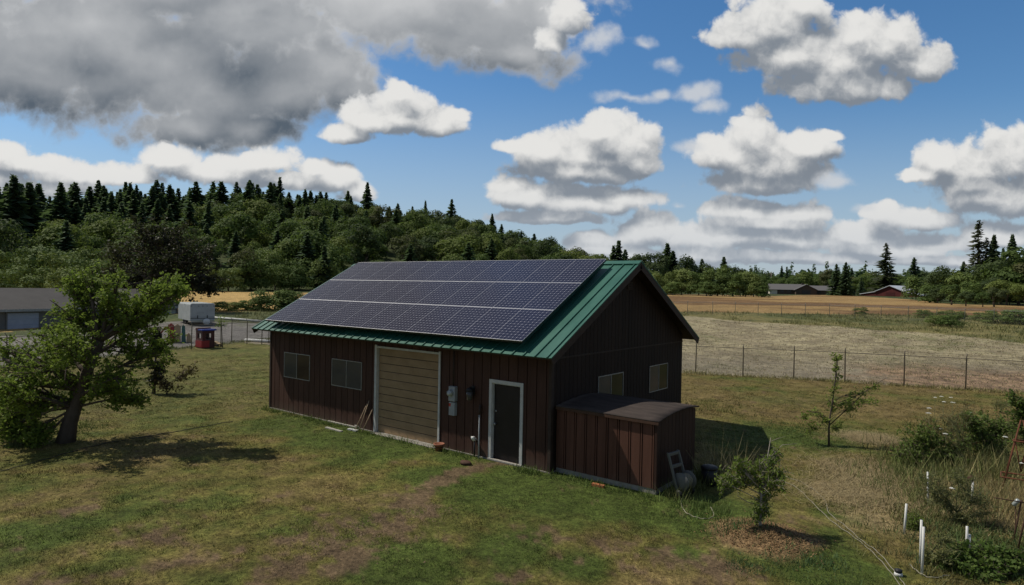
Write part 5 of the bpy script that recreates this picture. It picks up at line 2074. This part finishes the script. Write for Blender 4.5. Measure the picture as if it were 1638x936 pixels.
# ---- wooded hill behind the barn
def hill_woods():
    px_edge = [-2000, 0, 300, 500, 930]
    d_edge = [156, 154, 160, 163, 205]
    n = 0
    for row in range(15):
        base = 0.0 + row * 10.5
        ppx = -230.0 + random.uniform(0, 60)
        while ppx < 965:
            d0 = float(np.interp(ppx, px_edge, d_edge))
            d = d0 + base + random.uniform(-3, 3)
            step = 10.6 * F_PX / (d * math.cos(math.atan((ppx - 819) / F_PX)) ** 1.0)
            step *= math.cos(math.atan((ppx - 819) / F_PX)) ** -1.0 * 0.9
            x_here = ppx + random.uniform(-0.25, 0.25) * step
            ppx += step
            if d > 318 or x_here > 955:
                continue
            crest = d > 265
            q = spot(x_here, d)
            pc = float(np.interp(x_here, [-300, 0, 150, 400, 560, 700, 860, 960], [0.8, 0.8, 0.78, 0.62, 0.38, 0.20, 0.16, 0.04]))
            if crest:
                is_con = random.random() < pc
            else:
                is_con = random.random() < 0.17 + 0.55 * (x_here < 350) * (d > d0 + 66) + 0.25 * (x_here < 480) * (d > d0 + 85)
            if is_con:
                h = random.uniform(12.5, 18.5) if crest else random.uniform(11.0, 15.5)
                if x_here > 560:
                    h *= 0.82
                plant_tree('conifer_tree', random.choice(CON), q, h,
                           'dark pointed conifer on the crest of the wooded hill' if crest else 'dark pointed conifer among broadleaf trees on the wooded slope',
                           group='conifers on the hill crest' if crest else 'conifers on the wooded slope', wide=random.uniform(1.1, 1.6))
            else:
                h = random.uniform(8.0, 15.0)
                if d < d0 + 6:
                    h = random.uniform(7, 9.5)
                me = random.choice(BROAD if random.random() < 0.68 else DARKB)
                if d < d0 + 14 and random.random() < 0.6:
                    me = random.choice(BRIGHT)
                    h *= 0.85
                plant_tree('broadleaf_tree', me, q, h, 'round green broadleaf tree in the woods covering the hill', group='broadleaf trees on the wooded hill',
                           wide=random.uniform(0.9, 1.2))
            n += 1
    return n


n_hill = hill_woods()
for i in range(76):
    px = random.uniform(-40, 520)
    d = random.uniform(262, 308) if px < 340 else random.uniform(285, 310)
    plant_tree('conifer_tree', random.choice(CON), spot(px, d), random.uniform(12, 19), 'dark pointed conifer on the crest of the wooded hill',
               group='conifers on the hill crest', wide=random.uniform(1.1, 1.6))
# named trees on the hill
for px, d, h, me, lb in ((445, 300, 21.5, CONS[0], 'tallest narrow dark conifer on the skyline of the hill'),
                         (585, 292, 21.5, CONS[1], 'lone slim dark conifer spire on the skyline left of the roof array'),
                         (720, 292, 20.0, CON[3], 'broad pointed conifer on the skyline above the middle of the barn roof'),
                         (785, 285, 17.5, CONS[2], 'bushy pointed conifer on the falling hill skyline'),
                         (832, 275, 13.5, CON[1], 'small pointed conifer low on the falling hill skyline'),
                         (678, 296, 17.0, CON[0], 'short conifer tip on the skyline between two taller spires'),
                         (490, 178, 13.5, CONS[3], 'dark conifer standing in front of the pale bushes left of the barn roof'),
                         (20, 196, 23.0, CONS[2], 'very dark tall conifer at the left edge of the woods'),
                         (45, 200, 21.5, CONS[0], 'second very dark conifer close right of the left edge'),
                         (-15, 204, 23.0, CONS[1], 'dark conifer cut by the left edge of the view'),
                         (95, 230, 20.0, CON[2], 'dark conifer right of the gap at left end of the woods')):
    plant_tree('conifer_tree', me, spot(px, d), h, lb, wide=1.0 if d > 250 else 1.25)
# willowy bushes at the foot of the wood, left
for i, (px, d, h) in enumerate(((8, 128, 8.2), (60, 132, 9.4), (100, 124, 8.0), (140, 118, 6.8), (40, 112, 5.6), (105, 108, 5.2), (0, 104, 4.6), (180, 122, 6.5), (215, 126, 6.5),
                                (150, 140, 9.6), (235, 135, 7.5), (400, 158, 8.4), (440, 160, 7.6), (478, 162, 7.0), (365, 152, 6.4), (520, 163, 8.2), (330, 150, 7.6))):
    plant_tree('bush', BRIGHT[i % 4], spot(px, d), h, 'big rounded green willow bush at the foot of the wooded hill', 'bush', 'willow bushes at the foot of the hill', wide=random.uniform(0.95, 1.2))
for i, (px, d, h) in enumerate(((350, 83, 1.6), (372, 84, 1.4), (395, 85, 1.7), (418, 84, 1.9), (440, 85, 3.3), (455, 86, 3.0), (470, 85, 2.4))):
    plant_tree('bush', BRIGHT[i % 4], spot(px, d), h, 'low dark hedge bush between the gravel lot and the golden field', 'bush', 'hedge bushes behind the gravel lot', wide=1.7)

# ---- trees right of the barn
for i, (px, d, h, w_) in enumerate(((1062, 214, 9.2, 1.0), (1090, 212, 10.3, 1.05), (1118, 210, 9.0, 1.0), (1148, 206, 10.8, 1.0), (1172, 204, 8.8, 1.0), (1192, 205, 9.4, 0.95),
                                    (1205, 203, 6.0, 1.1), (1218, 202, 4.2, 1.3), (1042, 220, 10, 1.0), (1130, 203, 5.5, 1.3), (1075, 207, 5.0, 1.3))):
    plant_tree('broadleaf_tree', BRIGHT[i % 4], spot(px, d), h, 'bright green bushy tree in the clump right of the barn gable', group='bright bushy trees right of the barn', wide=w_)
for i, (px, d, h, k) in enumerate(((980, 300, 19, 0), (988, 300, 22, 1), (999, 305, 18.5, 0), (1010, 300, 18, 2), (1030, 290, 18, 2), (1055, 300, 17, 2), (1066, 305, 22.5, 0), (1075, 300, 19, 1),
                                   (1093, 300, 18.5, 2), (1108, 300, 14.5, 2), (1122, 305, 15.5, 1), (1133, 300, 13, 2), (1157, 290, 15.8, 0), (1175, 300, 13.5, 2), (1045, 285, 14, 2), (1018, 290, 15.5, 2))):
    me = (CON + CONS)[i % 8] if k < 2 else DARKB[i % 5]
    plant_tree('conifer_tree' if k < 2 else 'broadleaf_tree', me, spot(px, d), h,
               'dark conifer rising behind the bright trees right of the barn' if k < 2 else 'dark broadleaf tree behind the bright trees right of the barn',
               group='dark trees behind the bright clump', wide=1.45 if k < 2 else 0.9)
# wood behind the farm
for row, d in enumerate((318, 336, 356, 380)):
    px = 1180 + row * 7
    while px < 1560:
        r_ = random.random()
        h = random.uniform(8, 11.5) + row * 0.5
        q = spot(px + random.uniform(-5, 5), d + random.uniform(-7, 7))
        if r_ < 0.22:
            plant_tree('conifer_tree', random.choice(CON), q, h * 1.15, 'dark conifer in the wood behind the farm buildings', group='conifers behind the farm')
        else:
            plant_tree('broadleaf_tree', random.choice(BROAD if r_ < 0.7 else DARKB), q, h, 'green broadleaf tree in the wood behind the farm buildings', group='broadleaf trees behind the farm', wide=random.uniform(0.85, 1.1))
        px += random.uniform(19, 27)
# spruces by house and barn
V, F = conifer(40, 10, 0.30, 0.25, 0.02, 0.3, 0.05, 0.7)
fat = join_mesh('conifer_tree', V, F, stem_only(0.016, 0.99), [M['needle'], M['bark']])
for px, d, h, lb, w_ in ((1337, 272, 12.2, 'dark rounded spruce beside the white roofed outbuilding, left of a close pair', 0.95),
                         (1352, 270, 12.8, 'dark rounded spruce of the close pair, nearer the red barn', 0.95), (1377, 290, 7.5, 'small bluish conifer just left of the red barn', 0.9),
                         (1461, 295, 15.5, 'dense dark conifer just right of the red barn', 1.0)):
    plant_tree('conifer_tree', fat, spot(px, d), h, lb, wide=w_)
V, F = conifer(34, 9, 0.33, 0.12, 0.06, 0.45, 0.035, 0.8)
o_ = join_mesh('conifer_tree', V, F, stem_only(0.016, 0.99), [M['needle_brown'], M['bark']])
plant_tree('conifer_tree', o_, spot(1416, 305), 22.0, 'big open brownish spruce towering behind the red barn', wide=1.0)
# right edge group
V, F = conifer(40, 6, 0.15, 0.35, 0.10, 0.5, 0.028, 0.5)
o_ = join_mesh('conifer_tree', V, F, stem_only(0.014, 0.99), [M['needle_brown'], M['bark']])
for px, d, h, me, lb, w_ in ((1563, 205, 21.5, o_, 'tallest ragged brownish spruce near right edge', 1.0), (1576, 207, 17.0, o_, 'shorter ragged spruce close behind the tallest one near right edge', 1.0),
                             (1588, 205, 17.5, CONS[1], 'dark full conifer right of the ragged tall spruces', 0.95), (1617, 206, 17.5, CONS[2], 'dark conifer with full skirt at the right edge', 0.95),
                             (1603, 215, 14.5, CON[0], 'small dark conifer tip between two fuller ones near right edge', 0.9), (1640, 210, 15.5, CONS[0], 'dark conifer half cut by the right edge', 0.95),
                             (1540, 215, 11.0, CON[2], 'low dark conifer left of the ragged tall spruces', 1.2)):
    plant_tree('conifer_tree', me, spot(px, d), h, lb, wide=w_)
for i, (px, d, h, w_) in enumerate(((1478, 205, 8.6, 1.1), (1500, 200, 9.2, 1.05), (1520, 205, 10.0, 1.0), (1545, 198, 9.0, 1.1), (1600, 185, 12.5, 1.05), (1630, 182, 13.0, 1.05), (1575, 190, 9.5, 1.0),
                                    (1655, 180, 11.5, 1.1), (1690, 178, 12.0, 1.1), (1488, 180, 5.0, 1.4), (1500, 176, 4.2, 1.4), (1610, 172, 6.5, 1.3), (1590, 176, 6.0, 1.2), (1640, 168, 5.0, 1.4), (1560, 180, 6.5, 1.2))):
    plant_tree('broadleaf_tree', (BRIGHT + DARKB + BROAD)[(i * 5) % 14], spot(px, d), h, 'full green broadleaf tree in the thicket at right edge of the hay field', group='thicket trees at the right edge', wide=w_)
# orchard trees in the hay
V, F = far_crown(12, 1700, 0.075, 0.62, 0.22, lobe_r=(0.16, 0.26))
orch = join_mesh('fruit_tree', V, F, trunk_mesh(0.035, 0.28, 4, 0.25), [M['wood_leaf'], M['bark']])
V, F = far_crown(11, 1700, 0.075, 0.7, 0.22, lobe_r=(0.15, 0.25))
orch2 = join_mesh('fruit_tree', V, F, trunk_mesh(0.035, 0.28, 4, 0.25), [M['wood_leaf_dark'], M['bark']])
for (ppx, ppy, top, me, w_, lb) in ((1522, 488, 457, orch, 1.05, 'largest round fruit tree in the hay, leftmost of the row'), (1545, 490, 466, orch2, 1.0, 'second fruit tree of the row in the hay with thin trunk'),
                                    (1572, 491, 469, orch, 1.0, 'smallest fruit tree of the row in the hay'), (1590, 491, 460, orch2, 1.05, 'dark fruit tree in the hay, fourth of the row'),
                                    (1615, 488, 470, orch, 1.2, 'low wide fruit tree at the right end of the row')):
    q = ground_at(ppx, ppy)
    hh = float(seen_at(q, ppx, top)[2] - q[2])
    plant_tree('fruit_tree', me, q, hh, lb, group='fruit trees in the hay field', wide=w_, sink=0.0)
# shrubs along the far fence
for i, (ppx, ppy, hh) in enumerate(((1478, 508, 1.3), (1496, 521, 1.5), (1520, 523, 1.7), (1512, 511, 1.4), (1596, 517, 1.9), (1622, 519, 2.1), (1648, 520, 2.0), (1376, 503, 1.2), (1570, 513, 1.3), (1540, 510, 1.2))):
    plant_tree('bush', BRIGHT[i % 4], ground_at(ppx, ppy), hh, 'low dark scrub bush along the far wire fence', 'bush', 'scrub bushes along the far fence', wide=1.8, sink=0.05)


# ---- distant wooded hills beyond the farm: one mass of crowns
def far_forest():
    V, F, b = [], [], 0
    base_v = [far_crown(6, 60, 0.20, 0.55, 0.05, lobe_r=(0.18, 0.3)) for _ in range(4)] + [conifer(9, 5, 0.20, 0.4, 0.03, 0.4, 0.09) for _ in range(3)]
    for i in range(1500):
        px = random.uniform(935, 1790)
        d = random.uniform(430, 1150)
        q = spot(px, d)
        k = random.randrange(7) if random.random() < 0.7 else random.randrange(4)
        v, f = base_v[k]
        h = random.uniform(11, 17) * (1.25 if k > 3 else 1.0)
        a = random.uniform(0, 6.28)
        ca, sa = math.cos(a), math.sin(a)
        w_ = h * (1.15 if k < 4 else 1.1)
        vv = np.stack([(v[:, 0] * ca - v[:, 1] * sa) * w_, (v[:, 0] * sa + v[:, 1] * ca) * w_, v[:, 2] * h], -1) + q
        V.append(vv); F.append(f + b); b += len(vv)
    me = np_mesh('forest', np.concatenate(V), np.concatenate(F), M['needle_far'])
    tag(link_mesh('forest', me), 'far wooded hills beyond the farm buildings on the right', 'forest', kind='stuff')


far_forest()


# ------------------------------------------------------------------ near trees with real limbs and leaves
def lobed_tree(name, label, cat, base, trunk, trunk_r, lobes, leaf_m, bark_m, leaf, per_lobe, leaves_per_twig=9, twig=0.35, seed=1, dens_leaf=1.0, aspect=0.6, droop=0.0,
               sub=10, limb_r=None, start=0.55, leaf_from=0.25, group=None):
    """trunk: list of points from the base; lobes: (center, radius xyz or scalar). Limbs run to every lobe, branches fill it, leaves grow along twigs."""
    global rng
    rr = np.random.default_rng(seed)
    root = thing(name, label, cat, base, 0, group)
    T = [np.array(p, float) for p in trunk]
    wood = MB()
    nT = len(T)
    wood.tube(T, [trunk_r * (1.25 - 0.6 * i / (nT - 1)) if i else trunk_r * 1.5 for i in range(nT)], 10)
    LP, LD = [], []
    for (c_, r) in lobes:
        c_ = np.array(c_, float)
        r3 = np.array(r if hasattr(r, '__len__') else (r, r, r), float)
        best, p0 = 1e9, None
        for tt in np.linspace(start, 1.0, 24):
            seg = min(int(tt * (nT - 1)), nT - 2)
            fr = tt * (nT - 1) - seg
            pp = T[seg] * (1 - fr) + T[seg + 1] * fr
            hd_ = np.hypot(*(c_ - pp)[:2])
            e_ = abs(pp[2] - (c_[2] - 0.45 * hd_)) + rr.uniform(0, 0.15) * trunk_r * 10
            if e_ < best:
                best, p0 = e_, pp
        mid = (p0 + c_) / 2 + rr.normal(0, 0.12, 3) * np.linalg.norm(c_ - p0) + np.array([0, 0, 0.10 * np.linalg.norm(c_ - p0)])
        limb = [(1 - s) ** 2 * p0 + 2 * s * (1 - s) * mid + s * s * c_ for s in np.linspace(0, 1, 7)]
        lr = (limb_r or trunk_r * 0.42) * (0.55 if c_[2] < T[nT // 2][2] else 1.0)
        wood.tube(limb, [lr * (1 - 0.72 * i / 6) for i in range(7)], 6)
        for k in range(sub):
            i0 = rr.integers(2, 7)
            b0 = limb[i0]
            u = rr.normal(size=3)
            u /= np.linalg.norm(u)
            tip = c_ + u * r3 * rr.uniform(0.55, 1.05)
            m2 = (b0 + tip) / 2 + rr.normal(0, 0.10, 3) * np.linalg.norm(tip - b0)
            br = [(1 - s) ** 2 * b0 + 2 * s * (1 - s) * m2 + s * s * tip for s in np.linspace(0, 1, 5)]
            wood.tube(br, [lr * 0.28 * (1 - 0.8 * i / 4) + 0.003 for i in range(5)], 4, False)
            for j in range(per_lobe):
                s = rr.uniform(leaf_from, 1.0)
                q0 = (1 - s) ** 2 * b0 + 2 * s * (1 - s) * m2 + s * s * tip
                dv = rr.normal(size=3)
                dv[2] = dv[2] * 0.7 + 0.15
                dv /= np.linalg.norm(dv)
                q1 = q0 + dv * twig * rr.uniform(0.4, 1.2)
                q1[2] = max(q1[2], 0.04)
                wood.tube([q0, q1], [0.005, 0.003], 3, False)
                n_ = rr.integers(max(1, leaves_per_twig // 2), leaves_per_twig + 1)
                for s2 in rr.uniform(0.1, 1.08, n_):
                    LP.append(q0 * (1 - s2) + q1 * s2 + rr.normal(0, leaf * 0.45, 3))
    LP = np.array(LP)
    LP[:, 2] = np.maximum(LP[:, 2], 0.03)
    keep, rng = rng, np.random.default_rng(seed + 100)
    up = np.tile(np.array([[0.0, 0.0, 0.8]]), (len(LP), 1))
    V, F = leaf_quads(LP, leaf, up, 1.0, aspect, droop)
    rng = keep
    wood.build('trunk', bark_m, root)
    link_mesh('crown', np_mesh('crown', V, F, leaf_m), root)
    return root, len(LP)


AB = ground_at(104, 707)


def rel(base, px, py, back=0.0):
    """Offset from a plant's foot towards a point seen above it, with depth added along the ground."""
    p = seen_at(base, px, py) + np.array([math.sin(YAW), math.cos(YAW), 0]) * back
    return p - base


AS = float((AB - CAM) @ CF) / F_PX
lob = []
for (px, py, r, bk_) in ((95, 590, 62, -0.6), (60, 560, 52, 0.6), (150, 555, 62, -0.8), (190, 545, 55, 0.5), (225, 500, 46, 0.0), (165, 480, 42, 0.4), (120, 510, 44, -0.3),
                         (240, 470, 32, 0.2), (205, 455, 34, -0.5), (140, 452, 26, 0.2), (265, 455, 24, 0.4), (25, 600, 50, -0.3), (0, 650, 50, 0.5), (248, 498, 24, -0.2), (205, 600, 40, -0.6),
                         (165, 620, 36, 0.7), (120, 630, 40, 0.3), (70, 640, 36, -0.7), (110, 460, 18, 0.2), (290, 465, 16, -0.2), (-10, 560, 44, 0.2), (235, 560, 34, 0.8), (100, 550, 50, 1.5),
                         (170, 540, 48, -1.7), (60, 610, 40, -1.5)):
    lob.append((rel(AB, px, py, bk_), r * AS))
lob += [(rel(AB, 48, 690, -0.4), (28 * AS, 28 * AS, 18 * AS)), (rel(AB, 20, 670, -0.3), 24 * AS), (rel(AB, 75, 700, -0.5), (20 * AS, 20 * AS, 13 * AS)), (rel(AB, 215, 640, 0.0), (26 * AS, 26 * AS, 12 * AS))]
apple, n_ap = lobed_tree('apple_tree', 'large spreading old apple tree with leaning dark trunk on the lawn at left', 'tree', AB,
                         [(0, 0, -0.1), rel(AB, 112, 675), rel(AB, 122, 645), rel(AB, 132, 615), rel(AB, 145, 580), rel(AB, 160, 545)], 0.175, lob, M['apple_leaf'], M['bark'], 0.100, 6,
                         14, 0.30, 3, sub=18, limb_r=0.075, start=0.35)
# bare old limbs seen against the leaves
m1 = MB()
m1.tube([rel(AB, 118, 640), rel(AB, 85, 655, -0.2), rel(AB, 55, 668, -0.35), rel(AB, 32, 680, -0.4)], [0.045, 0.04, 0.03, 0.015], 7)
m1.build('limb', M['bark_pale'], apple)
m1 = MB()
m1.tube([rel(AB, 128, 622), rel(AB, 75, 612, -0.3), rel(AB, 55, 600, -0.4), rel(AB, 45, 582, -0.4), rel(AB, 22, 570, -0.4)], [0.09, 0.08, 0.07, 0.05, 0.03], 7)
m1.build('limb', M['bark'], apple)

BT = spot(262, 84)
ts = float((BT - CAM) @ CF) / F_PX
lob = [(rel(BT, px, py, bk_), r * ts) for (px, py, r, bk_) in ((250, 395, 52, 0), (200, 400, 44, 1), (300, 405, 46, -1), (235, 370, 36, 0), (275, 372, 32, 1), (185, 430, 40, 0), (325, 440, 36, 0),
                                                             (255, 440, 56, -2), (215, 455, 44, 1), (295, 455, 44, 1), (340, 460, 20, 0), (245, 425, 50, 3), (175, 460, 26, -1), (320, 415, 30, 1))]
lobed_tree('bronze_tree', 'dark bronze leaved tree rising behind the apple tree and gravel lot', 'tree', BT,
           [(0, 0, -0.2), rel(BT, 262, 480), rel(BT, 258, 440), rel(BT, 255, 400)], 0.32, lob, M['bronze_leaf'], M['bark'], 0.30, 7, 8, 0.8, 5, sub=22, aspect=0.8)

q = ground_at(246, 630)
s_ = float((q - CAM) @ CF) / F_PX
lobed_tree('ornamental_tree', 'small dark narrow ornamental tree with reddish stems beside the apple tree', 'tree', q,
           [(0, 0, -0.05), rel(q, 247, 605), rel(q, 250, 560)], 0.05, [(rel(q, 250, 560, 0), (13 * s_, 13 * s_, 26 * s_)), (rel(q, 252, 585, 0), (14 * s_, 14 * s_, 20 * s_)),
                                                                       (rel(q, 248, 540, 0), (10 * s_, 10 * s_, 16 * s_)), (rel(q, 250, 606, 0), (12 * s_, 12 * s_, 14 * s_))], M['bronze_leaf'], M['bark'], 0.14, 6, 8, 0.22, 8, sub=12, aspect=0.6)
lobed_tree('shrub', 'low reddish green shrub at the foot of the small dark ornamental tree', 'shrub', q + np.array([0.5, 0.3, 0]),
           [(0, 0, -0.05), (0, 0, 0.2), (0, 0, 0.4)], 0.02, [(rel(q, 240, 612), 16 * s_), (rel(q, 268, 600, .2), 16 * s_), (rel(q, 280, 592, .3), 11 * s_), (rel(q, 252, 620), (20 * s_, 20 * s_, 9 * s_))],
           M['reddish_leaf'], M['bark'], 0.10, 4, 6, 0.3, 9, sub=9)
q = ground_at(356, 556)
s_ = float((q - CAM) @ CF) / F_PX
lobed_tree('sapling', 'thin pale green sapling growing at the gravel lot fence', 'sapling', q, [(0, 0, -0.05), rel(q, 355, 530), rel(q, 354, 512)], 0.02,
           [(rel(q, 354, 512), 8 * s_), (rel(q, 358, 520), 9 * s_), (rel(q, 349, 518), 7 * s_)], M['apple_leaf'], M['bark'], 0.11, 2, 4, 0.2, 12, sub=6)

# young leafy tree on the mulch mound
q = ground_at(1216, 857)
q[2] += 0.10
s_ = float((q - CAM) @ CF) / F_PX
L_ = [(rel(q, px, py, b), (r * s_, r * s_, r * s_ * 1.15)) for px, py, r, b in ((1215, 775, 26, 0), (1205, 750, 18, 0.1), (1232, 765, 20, -0.1), (1195, 770, 18, 0.15), (1222, 800, 22, 0), (1240, 785, 15, 0.1),
                                                                              (1170, 768, 17, 0.1), (1153, 772, 11, 0), (1182, 752, 11, 0.1), (1248, 755, 10, 0), (1218, 825, 17, 0), (1180, 742, 7, 0),
                                                                              (1222, 745, 14, 0), (1238, 740, 9, 0.2), (1252, 728, 8, 0.3))]
young, n_y = lobed_tree('young_tree', 'young drooping leafed fruit tree on an orange mulch mound', 'tree', q, [(0, 0, -0.1), rel(q, 1216, 835), rel(q, 1217, 810), rel(q, 1218, 785)], 0.028, L_,
                        M['sapling_leaf'], M['bark_pale'], 0.075, 5, 7, 0.14, 21, sub=9, aspect=0.40, droop=0.5, limb_r=0.011, start=0.35)
m1 = MB()
m1.tube([rel(q, 1222, 770), rel(q, 1231, 735, .1), rel(q, 1238, 703, .15)], [0.012, 0.010, 0.006], 5)
m1.tube([rel(q, 1236, 710, .15), rel(q, 1250, 706, .2), rel(q, 1263, 702, .2)], [0.007, 0.005, 0.003], 4)
m1.tube([rel(q, 1240, 735, .2), rel(q, 1262, 718, .3), rel(q, 1287, 716, .3)], [0.009, 0.007, 0.004], 4)
m1.tube([rel(q, 1212, 808), rel(q, 1192, 800, -.1), rel(q, 1176, 790, -.1)], [0.010, 0.008, 0.005], 4)
m1.build('limb', M['bark_pale'], young)

# sparse sapling further back
q = ground_at(1326, 713)
s_ = float((q - CAM) @ CF) / F_PX
L_ = [(rel(q, px, py, b), (rx * s_, rx * s_, rz * s_)) for px, py, rx, rz, b in ((1334, 625, 8, 24, 0), (1338, 595, 7, 22, 0), (1341, 572, 7, 12, 0), (1330, 650, 9, 16, 0.1), (1306, 660, 14, 9, 0.1), (1288, 668, 12, 8, 0.1),
                                                                                 (1350, 648, 10, 8, -.1), (1372, 632, 12, 9, -.1), (1395, 618, 9, 8, -.1), (1400, 643, 14, 5, .2), (1375, 645, 10, 7, .2),
                                                                                 (1343, 685, 9, 9, 0), (1298, 690, 8, 16, .2), (1320, 672, 9, 9, 0), (1366, 652, 7, 5, 0))]
sap, _ = lobed_tree('young_tree', 'sparse tall young fruit tree with thin leaning side limbs on the lawn right of barn', 'tree', q, [(0, 0, -0.1), rel(q, 1326, 685), rel(q, 1327, 670), rel(q, 1332, 640), rel(q, 1337, 600), rel(q, 1340, 570)],
                    0.024, L_, M['sapling_leaf'], M['bark'], 0.085, 4, 6, 0.13, 33, sub=6, aspect=0.5, limb_r=0.012, start=0.2)
m1 = MB()
m1.tube([rel(q, 1327, 680), rel(q, 1358, 648, -.1), rel(q, 1385, 622, -.1), rel(q, 1414, 604, -.1)], [0.018, 0.014, 0.010, 0.005], 5)
m1.tube([rel(q, 1326, 676), rel(q, 1312, 664, .1), rel(q, 1296, 658, .1)], [0.016, 0.011, 0.005], 5)
m1.build('limb', M['bark'], sap)

# garden bushes
GB = [('dense dark green bush over a shaded hollow, left in the garden', (1480, 746), [(1470, 715, 34), (1500, 712, 38), (1455, 725, 26), (1485, 695, 26), (1525, 725, 32), (1445, 735, 18), (1540, 740, 26)], M['bush_leaf'], 0.075, 9),
      ('tall dark green bush behind the weeds left of the rusty trellis', (1572, 738), [(1570, 690, 34), (1590, 680, 30), (1555, 705, 32), (1585, 712, 32), (1605, 690, 18), (1550, 672, 18), (1600, 720, 24)], M['bush_leaf'], 0.075, 9),
      ('green shrub cut by the right edge above the trellis', (1648, 715), [(1640, 660, 24), (1655, 640, 26), (1645, 690, 26), (1632, 640, 12)], M['bush_leaf'], 0.085, 8),
      ('low leafy green plants in the bed at bottom right corner', (1575, 915), [(1560, 898, 22), (1590, 893, 22), (1540, 908, 20), (1600, 905, 22), (1570, 910, 24), (1525, 905, 14), (1615, 895, 14)], M['bush_leaf'], 0.080, 7),
      ('feathery olive weeds standing between the white stakes', (1530, 840), [(1525, 808, 30), (1548, 785, 30), (1508, 792, 26), (1562, 815, 24), (1535, 828, 26), (1500, 772, 24), (1540, 760, 22), (1575, 800, 22)], M['weed_leaf'], 0.05, 8),
      ('thin brownish seeding weeds rising between the two dark bushes', (1535, 745), [(1530, 690, 30), (1518, 668, 26), (1545, 660, 26), (1540, 710, 28), (1510, 700, 26), (1490, 680, 20)], M['reddish_leaf'], 0.045, 6),
      ('pale grey green weeds growing under the rusty trellis', (1600, 745), [(1600, 722, 18), (1590, 735, 14), (1620, 735, 18), (1610, 750, 16)], M['weed_leaf'], 0.055, 6),
      ('small yellow green plant by the lone white stake', (1457, 845), [(1457, 830, 10), (1465, 838, 9), (1455, 842, 9)], M['apple_leaf'], 0.055, 5),
      ('leafy low plants around the tall white stake pair', (1490, 905), [(1495, 880, 18), (1510, 860, 18), (1490, 895, 14), (1505, 905, 18)], M['weed_leaf'], 0.060, 5),
      ('bushy low weed at the back fence corner of the garden', (1600, 660), [(1590, 645, 14), (1612, 650, 14)], M['weed_leaf'], 0.06, 5)]
for i, (lb, b_, ls, lm, lf, per) in enumerate(GB):
    q = ground_at(*b_)
    s_ = float((q - CAM) @ CF) / F_PX
    nm = 'bush' if lm is M['bush_leaf'] else 'plant'
    lobed_tree(nm, lb, nm, q, [(0, 0, -0.05), (0.02, 0, 0.12), (0.0, 0.03, 0.25)], 0.022, [(rel(q, px, py, random.uniform(-0.25, 0.25)), r * s_) for px, py, r in ls], lm, M['bark'] if nm == 'bush' else M['stem'], lf,
               per, 8 if nm == 'bush' else 5, 0.2 if nm == 'bush' else 0.16, 50 + i, sub=13, limb_r=0.010, start=0.2, aspect=0.6 if nm == 'bush' else 0.3, leaf_from=0.15)
print('hill trees', n_hill, 'apple leaves', n_ap, 'young', n_y)
